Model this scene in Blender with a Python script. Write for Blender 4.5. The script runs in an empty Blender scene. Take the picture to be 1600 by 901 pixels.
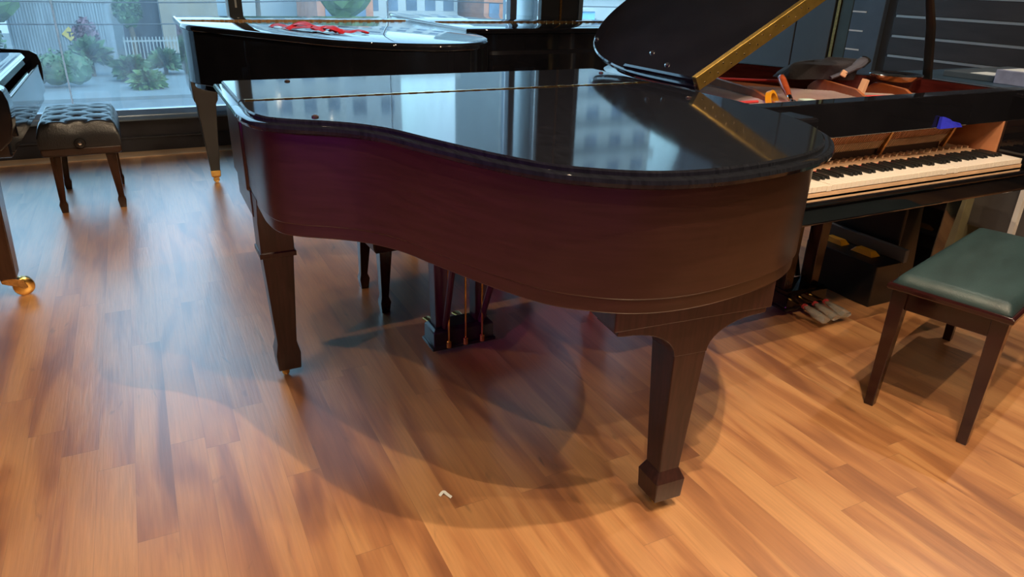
import bpy, bmesh, math, random
from mathutils import Vector, Matrix
random.seed(7)
R = math.radians
sc = bpy.context.scene
COL = sc.collection

# ---------------------------------------------------------------- camera
CAM_H = 1.3524
pitch, yaw, roll, fpx = R(23.76073), R(27.33429), R(-1.68551), 1108.775
fwd = Vector((math.sin(yaw) * math.cos(pitch), math.cos(yaw) * math.cos(pitch), -math.sin(pitch)))
right = Vector((math.cos(yaw), -math.sin(yaw), 0))
down = fwd.cross(right)
r2 = right * math.cos(roll) + down * math.sin(roll)
d2 = down * math.cos(roll) - right * math.sin(roll)
cd = bpy.data.cameras.new('camera')
cam = bpy.data.objects.new('camera', cd)
COL.objects.link(cam)
m = Matrix.Identity(4)
for i in range(3):
    m[i][0] = r2[i]; m[i][1] = -d2[i]; m[i][2] = -fwd[i]
m[2][3] = CAM_H
cam.matrix_world = m
cd.sensor_width = 36.0
cd.lens = fpx * 36.0 / 1600.0
cd.clip_end = 400
cd.clip_start = 0.02
sc.camera = cam

# ---------------------------------------------------------------- world, lights, exposure
sc.view_settings.view_transform = 'Standard'
sc.view_settings.look = 'None'
sc.view_settings.gamma = 1.0
sc.view_settings.use_curve_mapping = False
sc.view_settings.exposure = 0.0
w = bpy.data.worlds.new('overcast_sky'); sc.world = w; w.use_nodes = True
nt = w.node_tree
for n in list(nt.nodes): nt.nodes.remove(n)
out = nt.nodes.new('ShaderNodeOutputWorld'); bg = nt.nodes.new('ShaderNodeBackground')
tc = nt.nodes.new('ShaderNodeTexCoord'); sep = nt.nodes.new('ShaderNodeSeparateXYZ')
ramp = nt.nodes.new('ShaderNodeValToRGB')
nz = nt.nodes.new('ShaderNodeTexNoise'); nz.inputs['Scale'].default_value = 3.0
mixn = nt.nodes.new('ShaderNodeMix'); mixn.data_type = 'RGBA'; mixn.blend_type = 'MULTIPLY'
mixn.inputs[0].default_value = 0.25
nt.links.new(tc.outputs['Generated'], sep.inputs[0])
nt.links.new(sep.outputs['Z'], ramp.inputs[0])
nt.links.new(tc.outputs['Generated'], nz.inputs['Vector'])
ramp.color_ramp.elements[0].position = 0.0; ramp.color_ramp.elements[0].color = (0.60, 0.80, 0.97, 1)
ramp.color_ramp.elements[1].position = 0.6; ramp.color_ramp.elements[1].color = (0.50, 0.74, 1.0, 1)
nt.links.new(ramp.outputs[0], mixn.inputs[6]); nt.links.new(nz.outputs['Color'], mixn.inputs[7])
nt.links.new(mixn.outputs[2], bg.inputs[0])
SKY = 5.2
bg.inputs[1].default_value = SKY
nt.links.new(bg.outputs[0], out.inputs[0])


def spot(name, loc, target, power, color, angle=110, blend=0.6, radius=0.014):
    l = bpy.data.lights.new(name, 'SPOT'); l.energy = power; l.color = color
    l.spot_size = R(angle); l.spot_blend = blend; l.shadow_soft_size = radius
    o = bpy.data.objects.new(name, l); COL.objects.link(o); o.location = loc
    o.rotation_euler = (Vector(target) - Vector(loc)).to_track_quat('-Z', 'Y').to_euler()
    return o


sl = bpy.data.lights.new('facade_fill_sun', 'SUN'); sl.energy = 4.0; sl.angle = R(25); sl.color = (1.0, 0.96, 0.90)  # added sun lamp to brighten the facades; the sky itself is overcast
so = bpy.data.objects.new('facade_fill_sun', sl); COL.objects.link(so); so.rotation_euler = (R(48), 0, R(20))
WARM = (1.0, 0.76, 0.50)
NEUT = (1.0, 0.86, 0.68)
for (loc, tgt, p, c, ang) in (
        ((1.36, 0.62, 3.05), (1.1, 1.1, 0), 105, WARM, 120),
        ((1.05, 0.20, 3.05), (1.0, 1.0, 0), 75, WARM, 120),
        ((-0.2, -0.2, 3.05), (0.1, 0.6, 0), 50, WARM, 115),
        ((-0.6, 2.2, 3.05), (-0.3, 2.6, 0), 20, WARM, 110),
        ((-0.3, 3.5, 3.05), (-0.2, 4.9, 0.2), 34, WARM, 90),
        ((2.9, -0.1, 3.05), (2.5, 1.2, 0), 60, WARM, 120),
        ((3.5, 1.4, 3.05), (3.0, 1.6, 0.4), 42, NEUT, 110),
        ((-2.2, 0.8, 3.05), (-1.6, 1.4, 0), 40, WARM, 115),
        ((1.8, 3.2, 3.05), (1.5, 3.6, 0), 22, WARM, 110),
        ((3.4, 3.6, 3.05), (4.2, 3.2, 0.6), 26, NEUT, 110),
        ((2.4, -2.4, 3.05), (2.4, 1.6, 0.8), 60, WARM, 70),
        ((4.6, 3.2, 3.05), (5.6, 4.0, 1.0), 24, NEUT, 110)):
    spot('ceiling_spot', loc, tgt, p * 2.1, c, ang)
spot('purple_stage_lamp', (-3.6, -0.6, 2.2), (0.50, 1.80, 0.92), 520, (0.70, 0.06, 1.0), 17, 0.8, 0.18)
spot('purple_stage_lamp', (-1.6, -3.0, 2.3), (0.72, 1.25, 0.92), 280, (0.80, 0.08, 0.9), 13, 0.8, 0.18)

for (x0, x1, z0, z1) in ((-1.9, 0.69, 0.34, 2.9), (0.79, 3.12, 0.34, 2.9), (3.91, 5.85, 0.34, 2.9)):
    l = bpy.data.lights.new('window_portal', 'AREA'); l.shape = 'RECTANGLE'; l.size = x1 - x0; l.size_y = z1 - z0
    l.cycles.is_portal = True
    o = bpy.data.objects.new('window_portal', l); COL.objects.link(o)
    o.location = ((x0 + x1) / 2, 6.45, (z0 + z1) / 2); o.rotation_euler = (R(-90), 0, 0)

# ---------------------------------------------------------------- material helpers
MATS = {}


def N(nt, typ, **kw):
    n = nt.nodes.new(typ)
    for k, v in kw.items():
        if k.startswith('i_'):
            n.inputs[k[2:].replace('_', ' ')].default_value = v
        else:
            setattr(n, k, v)
    return n


def base_mat(name):
    mt = bpy.data.materials.new(name); mt.use_nodes = True
    t = mt.node_tree; b = t.nodes['Principled BSDF']
    return mt, t, b


def mat(name, color, rough=0.5, metal=0.0, ior=1.5, coat=0.0, var=0.12, scale=6.0, bump=0.0, bscale=60.0,
        stretch=(1, 1, 1), rvar=0.0, coat_rough=0.03, emit=None, color2=None, sheen=0.0):
    """procedural: base colour varied by noise, optional bump and roughness wear"""
    mt, t, b = base_mat(name)
    c = N(t, 'ShaderNodeTexCoord'); mp = N(t, 'ShaderNodeMapping'); mp.inputs['Scale'].default_value = stretch
    t.links.new(c.outputs['Object'], mp.inputs['Vector'])
    n = N(t, 'ShaderNodeTexNoise'); n.inputs['Scale'].default_value = scale; n.inputs['Detail'].default_value = 5
    t.links.new(mp.outputs[0], n.inputs['Vector'])
    r = N(t, 'ShaderNodeValToRGB')
    c2 = color2 if color2 else tuple(min(1, k * (1 + var)) for k in color)
    c1 = color if color2 else tuple(k * (1 - var) for k in color)
    r.color_ramp.elements[0].color = (*c1, 1); r.color_ramp.elements[1].color = (*c2, 1)
    r.color_ramp.elements[0].position = 0.35; r.color_ramp.elements[1].position = 0.65
    t.links.new(n.outputs['Fac'], r.inputs[0]); t.links.new(r.outputs[0], b.inputs['Base Color'])
    b.inputs['Roughness'].default_value = rough; b.inputs['Metallic'].default_value = metal
    b.inputs['IOR'].default_value = ior; b.inputs['Coat Weight'].default_value = coat
    b.inputs['Coat Roughness'].default_value = coat_rough
    b.inputs['Sheen Weight'].default_value = sheen
    if rvar:
        mr = N(t, 'ShaderNodeMapRange'); mr.inputs['To Min'].default_value = max(0, rough - rvar); mr.inputs['To Max'].default_value = rough + rvar
        t.links.new(n.outputs['Fac'], mr.inputs[0]); t.links.new(mr.outputs[0], b.inputs['Roughness'])
    if bump:
        n2 = N(t, 'ShaderNodeTexNoise'); n2.inputs['Scale'].default_value = bscale; n2.inputs['Detail'].default_value = 4
        t.links.new(mp.outputs[0], n2.inputs['Vector'])
        bp = N(t, 'ShaderNodeBump'); bp.inputs['Strength'].default_value = bump; bp.inputs['Distance'].default_value = 0.01
        t.links.new(n2.outputs['Fac'], bp.inputs['Height']); t.links.new(bp.outputs[0], b.inputs['Normal'])
    if emit:
        b.inputs['Emission Color'].default_value = (*emit[:3], 1); b.inputs['Emission Strength'].default_value = emit[3]
    MATS[name] = mt
    return mt


def floor_mat():
    mt, t, b = base_mat('laminate_planks')
    L = t.links.new
    c = N(t, 'ShaderNodeTexCoord'); s = N(t, 'ShaderNodeSeparateXYZ'); L(c.outputs['Object'], s.inputs[0])

    def M(op, a, bb=None, cc=None):
        n = N(t, 'ShaderNodeMath', operation=op)
        for i, v in enumerate((a, bb, cc)):
            if v is None: continue
            if isinstance(v, (int, float)): n.inputs[i].default_value = v
            else: L(v, n.inputs[i])
        return n.outputs[0]
    PW, PL = 0.098, 1.15
    u = M('DIVIDE', s.outputs['X'], PW); iu = M('FLOOR', u); fu = M('FRACT', u)
    wn = N(t, 'ShaderNodeTexWhiteNoise', noise_dimensions='1D'); L(iu, wn.inputs['W'])
    v = M('ADD', M('DIVIDE', s.outputs['Y'], PL), M('MULTIPLY', wn.outputs['Value'], 7.3))
    iv = M('FLOOR', v); fv = M('FRACT', v)
    idn = M('ADD', M('MULTIPLY', iu, 17.13), M('MULTIPLY', iv, 5.71))
    wn2 = N(t, 'ShaderNodeTexWhiteNoise', noise_dimensions='1D'); L(idn, wn2.inputs['W'])
    # grain coordinates: stretched along the plank, shifted per plank
    cx = N(t, 'ShaderNodeCombineXYZ')
    L(M('ADD', M('MULTIPLY', s.outputs['X'], 1.0), M('MULTIPLY', wn2.outputs['Value'], 31.0)), cx.inputs[0])
    L(M('ADD', M('MULTIPLY', s.outputs['Y'], 0.13), M('MULTIPLY', wn2.outputs['Value'], 13.0)), cx.inputs[1])
    big = N(t, 'ShaderNodeTexNoise'); big.inputs['Scale'].default_value = 9.0; big.inputs['Detail'].default_value = 2.0
    big.inputs['Distortion'].default_value = 0.9
    L(cx.outputs[0], big.inputs['Vector'])
    cx2 = N(t, 'ShaderNodeCombineXYZ')
    L(M('ADD', s.outputs['X'], M('MULTIPLY', wn2.outputs['Value'], 3.0)), cx2.inputs[0])
    L(M('MULTIPLY', s.outputs['Y'], 0.05), cx2.inputs[1])
    fine = N(t, 'ShaderNodeTexNoise'); fine.inputs['Scale'].default_value = 120.0; fine.inputs['Detail'].default_value = 4.0
    L(cx2.outputs[0], fine.inputs['Vector'])
    kn = N(t, 'ShaderNodeTexNoise'); kn.inputs['Scale'].default_value = 5.0; kn.inputs['Detail'].default_value = 6.0
    kn.inputs['Distortion'].default_value = 1.5
    cx3 = N(t, 'ShaderNodeCombineXYZ')
    L(M('ADD', M('MULTIPLY', s.outputs['X'], 2.2), M('MULTIPLY', wn2.outputs['Value'], 9.0)), cx3.inputs[0])
    L(M('MULTIPLY', s.outputs['Y'], 0.55), cx3.inputs[1])
    L(cx3.outputs[0], kn.inputs['Vector'])
    r = N(t, 'ShaderNodeValToRGB'); e = r.color_ramp.elements
    e[0].position = 0.28; e[0].color = (0.26, 0.095, 0.034, 1)
    e[1].position = 0.70; e[1].color = (0.58, 0.29, 0.115, 1)
    q = e.new(0.44); q.color = (0.42, 0.175, 0.063, 1)
    q = e.new(0.53); q.color = (0.51, 0.235, 0.088, 1)
    val = M('ADD', big.outputs['Fac'], M('MULTIPLY', M('SUBTRACT', wn2.outputs['Value'], 0.5), 0.16))
    L(val, r.inputs[0])
    fr = N(t, 'ShaderNodeMapRange'); fr.inputs['From Min'].default_value = 0.3; fr.inputs['From Max'].default_value = 0.7
    fr.inputs['To Min'].default_value = 0.86; fr.inputs['To Max'].default_value = 1.08
    L(fine.outputs['Fac'], fr.inputs[0])
    kr = N(t, 'ShaderNodeMapRange'); kr.inputs['From Min'].default_value = 0.66; kr.inputs['From Max'].default_value = 0.78
    kr.inputs['To Min'].default_value = 1.0; kr.inputs['To Max'].default_value = 0.42
    L(kn.outputs['Fac'], kr.inputs[0])
    # seams between planks
    eu = M('MINIMUM', fu, M('SUBTRACT', 1.0, fu)); ev = M('MINIMUM', fv, M('SUBTRACT', 1.0, fv))
    su = N(t, 'ShaderNodeMapRange'); su.inputs['From Max'].default_value = 0.012; su.inputs['To Min'].default_value = 0.72; L(eu, su.inputs[0])
    sv = N(t, 'ShaderNodeMapRange'); sv.inputs['From Max'].default_value = 0.0014; sv.inputs['To Min'].default_value = 0.6; L(ev, sv.inputs[0])
    k = M('MULTIPLY', M('MULTIPLY', fr.outputs[0], kr.outputs[0]), M('MULTIPLY', su.outputs[0], sv.outputs[0]))
    mx = N(t, 'ShaderNodeVectorMath', operation='SCALE'); L(r.outputs[0], mx.inputs[0]); L(k, mx.inputs['Scale'])
    L(mx.outputs[0], b.inputs['Base Color'])
    rr = N(t, 'ShaderNodeMapRange'); rr.inputs['To Min'].default_value = 0.27; rr.inputs['To Max'].default_value = 0.40
    L(fine.outputs['Fac'], rr.inputs[0]); L(rr.outputs[0], b.inputs['Roughness'])
    b.inputs['IOR'].default_value = 1.55
    b.inputs['Coat Weight'].default_value = 1.0; b.inputs['Coat Roughness'].default_value = 0.36; b.inputs['Coat IOR'].default_value = 2.2
    bp = N(t, 'ShaderNodeBump'); bp.inputs['Strength'].default_value = 0.35; bp.inputs['Distance'].default_value = 0.003
    L(fine.outputs['Fac'], bp.inputs['Height']); L(bp.outputs[0], b.inputs['Normal'])
    return mt


def glass_mat():
    """dusty, slightly blue shop window"""
    mt = bpy.data.materials.new('dusty_glass'); mt.use_nodes = True; t = mt.node_tree; L = t.links.new
    for n in list(t.nodes): t.nodes.remove(n)
    o = N(t, 'ShaderNodeOutputMaterial')
    tr = N(t, 'ShaderNodeBsdfTransparent'); tr.inputs[0].default_value = (0.74, 0.87, 0.90, 1)
    gl = N(t, 'ShaderNodeBsdfGlossy'); gl.inputs['Roughness'].default_value = 0.02
    fr = N(t, 'ShaderNodeFresnel'); fr.inputs[0].default_value = 1.5
    m1 = N(t, 'ShaderNodeMixShader'); L(fr.outputs[0], m1.inputs[0]); L(tr.outputs[0], m1.inputs[1]); L(gl.outputs[0], m1.inputs[2])
    du = N(t, 'ShaderNodeBsdfTranslucent'); du.inputs[0].default_value = (0.72, 0.84, 0.95, 1)
    c = N(t, 'ShaderNodeTexCoord'); mp = N(t, 'ShaderNodeMapping'); mp.inputs['Scale'].default_value = (1.0, 1.0, 0.25)
    nn = N(t, 'ShaderNodeTexNoise'); nn.inputs['Scale'].default_value = 9.0; nn.inputs['Detail'].default_value = 7
    L(c.outputs['Object'], mp.inputs[0]); L(mp.outputs[0], nn.inputs['Vector'])
    mr = N(t, 'ShaderNodeMapRange'); mr.inputs['From Min'].default_value = 0.35; mr.inputs['From Max'].default_value = 0.75
    mr.inputs['To Min'].default_value = 0.055; mr.inputs['To Max'].default_value = 0.125
    L(nn.outputs['Fac'], mr.inputs[0])
    m2 = N(t, 'ShaderNodeMixShader'); L(mr.outputs[0], m2.inputs[0]); L(m1.outputs[0], m2.inputs[1]); L(du.outputs[0], m2.inputs[2])
    L(m2.outputs[0], o.inputs[0])
    return mt


# ---------------------------------------------------------------- object helpers
def link(o, parent=None):
    COL.objects.link(o)
    if parent is not None: o.parent = parent
    return o


def tag(o, label=None, cat=None, group=None, kind=None):
    if label: o['label'] = label
    if cat: o['category'] = cat
    if group: o['group'] = group
    if kind: o['kind'] = kind
    return o


def thing(name, label, cat, loc=(0, 0, 0), rz=0.0, group=None):
    o = bpy.data.objects.new(name, None); o.empty_display_size = 0.1
    link(o); o.location = loc; o.rotation_euler = (0, 0, rz)
    return tag(o, label, cat, group)


def obj(name, bm, material, parent=None, smooth=35, bevel=0.0, seg=2):
    me = bpy.data.meshes.new(name)
    bmesh.ops.recalc_face_normals(bm, faces=bm.faces)
    bm.to_mesh(me); bm.free()
    o = bpy.data.objects.new(name, me); link(o, parent)
    me.materials.append(material)
    if smooth:
        for p in me.polygons: p.use_smooth = True
        try: me.set_sharp_from_angle(angle=R(smooth))
        except Exception: pass
    if bevel:
        b = o.modifiers.new('bevel', 'BEVEL'); b.width = bevel; b.segments = seg; b.limit_method = 'ANGLE'; b.angle_limit = R(40)
        b.harden_normals = False
    return o


def structure(o): o['kind'] = 'structure'; return o


def NB(): return bmesh.new()


def box(bm, x0, x1, y0, y1, z0, z1, M=None):
    vs = [bm.verts.new((x, y, z)) for z in (z0, z1) for (x, y) in ((x0, y0), (x1, y0), (x1, y1), (x0, y1))]
    for f in ((3, 2, 1, 0), (4, 5, 6, 7), (0, 1, 5, 4), (1, 2, 6, 5), (2, 3, 7, 6), (3, 0, 4, 7)):
        bm.faces.new([vs[i] for i in f])
    if M is not None:
        for v in vs: v.co = M @ v.co
    return bm


def rings(bm, loops, cap=True, closed=True):
    """skin a stack of equal-length vertex loops"""
    R_ = [[bm.verts.new(p) for p in l] for l in loops]
    n = len(R_[0])
    for a, b in zip(R_, R_[1:]):
        for i in range(n if closed else n - 1):
            j = (i + 1) % n
            bm.faces.new((a[i], a[j], b[j], b[i]))
    if cap:
        bm.faces.new(list(reversed(R_[0]))); bm.faces.new(R_[-1])
    return bm


def taper(bm, levels, cx=0.0, cy=0.0, M=None):
    """stack of rectangles: (z, wx, wy[, dx, dy])"""
    loops = []
    for lv in levels:
        z, a, b = lv[:3]; dx, dy = (lv[3], lv[4]) if len(lv) > 3 else (0, 0)
        l = [Vector((cx + dx + sx * a / 2, cy + dy + sy * b / 2, z)) for sx, sy in ((-1, -1), (1, -1), (1, 1), (-1, 1))]
        if M is not None: l = [M @ p for p in l]
        loops.append(l)
    return rings(bm, loops)


def lathe(bm, prof, seg=20, M=None, cap=True):
    loops = []
    for r, z in prof:
        l = [Vector((r * math.cos(2 * math.pi * k / seg), r * math.sin(2 * math.pi * k / seg), z)) for k in range(seg)]
        if M is not None: l = [M @ p for p in l]
        loops.append(l)
    return rings(bm, loops, cap)


def tube(bm, pts, r, seg=8, flat=1.0, cap=True):
    pts = [Vector(p) for p in pts]; loops = []
    for i, p in enumerate(pts):
        t = (pts[min(i + 1, len(pts) - 1)] - pts[max(i - 1, 0)]).normalized()
        up = Vector((0, 0, 1)) if abs(t.z) < 0.95 else Vector((1, 0, 0))
        a = t.cross(up).normalized(); b = a.cross(t)
        rr = r[i] if isinstance(r, (list, tuple)) else r
        loops.append([p + a * rr * math.cos(2 * math.pi * k / seg) + b * rr * flat * math.sin(2 * math.pi * k / seg) for k in range(seg)])
    return rings(bm, loops, cap)


def spline(pts, n=8, closed=False):
    P = [Vector(p) for p in pts]; o = []
    m_ = len(P)
    for i in range(m_ if closed else m_ - 1):
        p0 = P[i - 1] if (closed or i > 0) else P[i]; p1 = P[i]; p2 = P[(i + 1) % m_]
        p3 = P[(i + 2) % m_] if (closed or i + 2 < m_) else p2
        for k in range(n):
            s = k / n
            o.append(0.5 * ((2 * p1) + (p2 - p0) * s + (2 * p0 - 5 * p1 + 4 * p2 - p3) * s * s + (3 * p1 - p0 - 3 * p2 + p3) * s ** 3))
    if not closed: o.append(P[-1])
    return o


def offset(pts, d):
    """offset of a counter-clockwise 2-D outline; d > 0 grows it"""
    o = []; n = len(pts)
    for i in range(n):
        a, b, c = pts[i - 1], pts[i], pts[(i + 1) % n]
        t1 = (b - a); t2 = (c - b)
        if t1.length < 1e-9 or t2.length < 1e-9: o.append(b.copy()); continue
        t1.normalize(); t2.normalize()
        n1 = Vector((t1.y, -t1.x)); n2 = Vector((t2.y, -t2.x)); h = n1 + n2
        if h.length < 1e-6: o.append(b + n1 * d); continue
        h.normalize(); k = max(0.35, h.dot(n1))
        o.append(b + h * d / k)
    return o


def slab(bm, pts, levels):
    """levels: (z, offset)"""
    return rings(bm, [[(p.x, p.y, z) for p in offset(pts, d)] for z, d in levels])


def ring_wall(bm, outer, inner, z0, z1, open_front=False):
    """wall between two outlines; open_front leaves the first edge (the keyboard side) out"""
    n = len(outer)
    O0 = [bm.verts.new((p.x, p.y, z0)) for p in outer]; O1 = [bm.verts.new((p.x, p.y, z1)) for p in outer]
    I0 = [bm.verts.new((p.x, p.y, z0)) for p in inner]; I1 = [bm.verts.new((p.x, p.y, z1)) for p in inner]
    if open_front:
        for i in (0, 1): bm.faces.new((O0[i], O1[i], I1[i], I0[i]))
    for i in range(1 if open_front else 0, n):
        j = (i + 1) % n
        bm.faces.new((O0[i], O0[j], O1[j], O1[i])); bm.faces.new((I0[j], I0[i], I1[i], I1[j]))
        bm.faces.new((O1[i], O1[j], I1[j], I1[i])); bm.faces.new((O0[j], O0[i], I0[i], I0[j]))
    return bm


# ---------------------------------------------------------------- materials
FLOOR = floor_mat(); GLASS = glass_mat()
LIDSAT = mat('satin_dark_lacquer', (0.008, 0.009, 0.012), 0.060, ior=1.25, var=0.3, scale=18, stretch=(10, 1, 1), rvar=0.015)
CASE = mat('satin_mahogany', (0.026, 0.010, 0.007), 0.29, ior=1.6, var=0.16, scale=7, stretch=(1, 1, 14), rvar=0.03)
LEGM = mat('satin_mahogany_leg', (0.030, 0.0095, 0.0085), 0.38, ior=1.5, var=0.3, scale=7, stretch=(14, 14, 1))
BLACK = mat('polished_ebony', (0.006, 0.006, 0.008), 0.04, ior=1.55, var=0.2, coat=0.3)
BLACKS = mat('satin_black', (0.010, 0.009, 0.009), 0.3, var=0.2)
BROWNP = mat('polished_walnut_brown', (0.035, 0.014, 0.008), 0.12, ior=1.5, var=0.3, stretch=(6, 6, 1))
BENCHW = mat('polished_mahogany', (0.022, 0.0055, 0.006), 0.10, ior=1.5, var=0.15, scale=5, stretch=(2, 12, 2))
BRASS = mat('brass', (0.72, 0.43, 0.12), 0.22, metal=1.0, var=0.1, scale=40)
BRASSH = mat('satin_brass_hinge', (0.50, 0.33, 0.085), 0.36, metal=0.95, var=0.12, scale=30)
BRASSD = mat('aged_brass', (0.45, 0.24, 0.08), 0.35, metal=1.0, var=0.25, scale=60)
CHROME = mat('chrome', (0.75, 0.75, 0.75), 0.12, metal=1.0, var=0.05)
STEEL = mat('steel_wire', (0.40, 0.38, 0.36), 0.35, metal=1.0, var=0.1)
SCREW = mat('dark_bronze', (0.06, 0.04, 0.035), 0.4, metal=0.6, var=0.2)
LEATHER = mat('black_leather', (0.014, 0.014, 0.016), 0.30, ior=1.65, var=0.2, bump=0.15, bscale=160)
BROWNL = mat('brown_leather', (0.040, 0.017, 0.009), 0.36, var=0.2, bump=0.12, bscale=160)
TEAL = mat('teal_black_leatherette', (0.022, 0.046, 0.052), 0.40, var=0.18, scale=5, bump=0.18, bscale=140, stretch=(1, 3, 1))
IRON = mat('bronze_plate', (0.36, 0.105, 0.030), 0.38, metal=0.25, var=0.12, scale=20)
SOUND = mat('spruce', (0.55, 0.30, 0.13), 0.5, var=0.12, stretch=(20, 1, 1))
REDWOOD = mat('red_mahogany_veneer', (0.050, 0.009, 0.009), 0.18, var=0.3, stretch=(1, 1, 8), ior=1.55)
PALE = mat('pale_maple', (0.66, 0.43, 0.27), 0.5, var=0.1, scale=10, stretch=(1, 12, 1))
PALEO = mat('orange_maple', (0.48, 0.20, 0.095), 0.5, var=0.15, scale=10, stretch=(12, 1, 1))
KEYW = mat('white_key_plastic', (0.78, 0.70, 0.62), 0.22, var=0.02)
KEYB = mat('black_key_ebony', (0.012, 0.012, 0.012), 0.3, var=0.2)
FELTR = mat('red_felt', (0.45, 0.03, 0.03), 0.9, var=0.15, bump=0.2)
FELTG = mat('grey_felt', (0.42, 0.36, 0.34), 0.9, var=0.15)
RIBBON = mat('red_satin_ribbon', (0.62, 0.012, 0.018), 0.5, var=0.2, scale=50)
BLUEC = mat('blue_cloth', (0.010, 0.018, 0.55), 0.8, var=0.25, bump=0.3)
BLKCLOTH = mat('black_cloth', (0.010, 0.007, 0.011), 0.8, var=0.3, bump=0.5, bscale=30)
GREYCL = mat('grey_lining', (0.045, 0.045, 0.065), 0.7, var=0.3, bump=0.4, bscale=30)
HANDLE = mat('varnished_handle', (0.33, 0.065, 0.022), 0.2, var=0.25, stretch=(1, 1, 6), coat=0.4)
WEDGE = mat('pale_wedge_wood', (0.62, 0.36, 0.22), 0.6, var=0.1)
YELLOWT = mat('amber_tape', (0.62, 0.28, 0.01), 0.35, var=0.15)
CLEAR = mat('clear_wrap', (0.78, 0.74, 0.66), 0.12, var=0.1)
CLEAR.node_tree.nodes['Principled BSDF'].inputs['Transmission Weight'].default_value = 0.75
DARKWALL = mat('dark_charcoal_paint', (0.035, 0.034, 0.036), 0.5, var=0.1)
SLAT = mat('dark_slat_panel', (0.040, 0.034, 0.034), 0.42, var=0.18, scale=3, stretch=(1, 1, 6))
GREYP = mat('grey_panel', (0.085, 0.080, 0.080), 0.45, var=0.1, scale=2)
GREENP = mat('green_grey_panel', (0.050, 0.062, 0.052), 0.5, var=0.12)
BLUEP = mat('blue_grey_panel', (0.075, 0.095, 0.125), 0.45, var=0.1)
ALU = mat('aluminium_strip', (0.55, 0.54, 0.52), 0.35, metal=0.7, var=0.06)
PLINTH = mat('black_plinth', (0.034, 0.033, 0.042), 0.35, var=0.25, scale=4)
FRAME = mat('grey_blue_frame', (0.19, 0.25, 0.32), 0.32, var=0.08, metal=0.3)
FRAMED = mat('dark_frame', (0.030, 0.032, 0.038), 0.35, var=0.1)
COLUMN = mat('silver_column', (0.84, 0.86, 0.88), 0.35, metal=0.2, var=0.03)
CEIL = mat('ceiling_paint', (0.16, 0.15, 0.15), 0.8, var=0.05)
WALLP = mat('wall_paint', (0.020, 0.018, 0.019), 0.7, var=0.06)
THRESH = mat('pale_threshold_wood', (0.70, 0.48, 0.30), 0.35, var=0.15, stretch=(1, 10, 1))  # light wood, paled further so the colour carries the window's sheen
SILICONE = mat('silicone_joint', (0.75, 0.80, 0.84), 0.5, var=0.05)
_t = SILICONE.node_tree; _o = [n for n in _t.nodes if n.type == 'OUTPUT_MATERIAL'][0]
_tl = N(_t, 'ShaderNodeBsdfTranslucent'); _tl.inputs[0].default_value = (0.80, 0.88, 0.92, 1)
_mx = N(_t, 'ShaderNodeMixShader'); _mx.inputs[0].default_value = 0.6
_t.links.new(_t.nodes['Principled BSDF'].outputs[0], _mx.inputs[1]); _t.links.new(_tl.outputs[0], _mx.inputs[2]); _t.links.new(_mx.outputs[0], _o.inputs[0])
OLIVE = mat('olive_laminate', (0.20, 0.18, 0.10), 0.5, var=0.1)
NAVY = mat('navy_laminate', (0.030, 0.060, 0.095), 0.35, var=0.1)
SLATE = mat('slate_cover', (0.075, 0.095, 0.115), 0.4, var=0.1)
LILAC = mat('lilac_box_card', (0.30, 0.32, 0.46), 0.35, var=0.2, scale=14)
WHITEP = mat('white_paper', (0.75, 0.78, 0.78), 0.6, var=0.05)
WHITEL = mat('white_plastic_light', (0.75, 0.73, 0.70), 0.5, var=0.05)
# outdoors
CONC = mat('pavement_concrete', (0.105, 0.12, 0.13), 0.9, var=0.1, scale=1.2)
ASPH = mat('asphalt', (0.08, 0.09, 0.10), 0.9, var=0.12, scale=1.5)
WALLO = mat('tan_render', (0.20, 0.165, 0.13), 0.9, var=0.12, scale=0.7)
PILLAR = mat('grey_render', (0.20, 0.21, 0.21), 0.9, var=0.15, scale=0.8)
METALO = mat('corrugated_sheet', (0.17, 0.20, 0.23), 0.5, var=0.18, scale=1.2, stretch=(8, 8, 0.4))
DARKO = mat('dark_interior', (0.035, 0.040, 0.055), 0.9, var=0.2)
BLDW = mat('white_facade', (0.40, 0.41, 0.41), 0.9, var=0.06, scale=0.3)
BLDB = mat('pale_facade', (0.46, 0.49, 0.52), 0.9, var=0.08, scale=0.3)
BLDR = mat('brick_facade', (0.42, 0.16, 0.09), 0.9, var=0.2, scale=1.0)
ROOFO = mat('terracotta', (0.52, 0.20, 0.10), 0.8, var=0.2)
WINO = mat('window_pane_far', (0.10, 0.14, 0.20), 0.2, var=0.3, scale=0.6)
FENCEW = mat('pale_fence_paint', (0.24, 0.25, 0.25), 0.7, var=0.05)
LEAF = mat('green_leaf', (0.036, 0.080, 0.028), 0.6, var=0.4, scale=1.5)
LEAFL = mat('light_green_leaf', (0.075, 0.135, 0.040), 0.6, var=0.3, scale=1.5)
LEAFP = mat('purple_leaf', (0.10, 0.045, 0.065), 0.6, var=0.3, scale=1.5)
TRUNK = mat('bark', (0.10, 0.075, 0.055), 0.9, var=0.3)
SIGNY = mat('yellow_sign', (0.42, 0.30, 0.06), 0.6, var=0.05)
CABLE = mat('black_cable', (0.03, 0.03, 0.035), 0.8, var=0.1)
BLUEO = mat('sky_blue_sheet', (0.20, 0.48, 0.80), 0.6, var=0.1)
ORANGE = mat('orange_barrier', (0.80, 0.28, 0.10), 0.6, var=0.1)

ZG0 = -3.8
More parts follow.
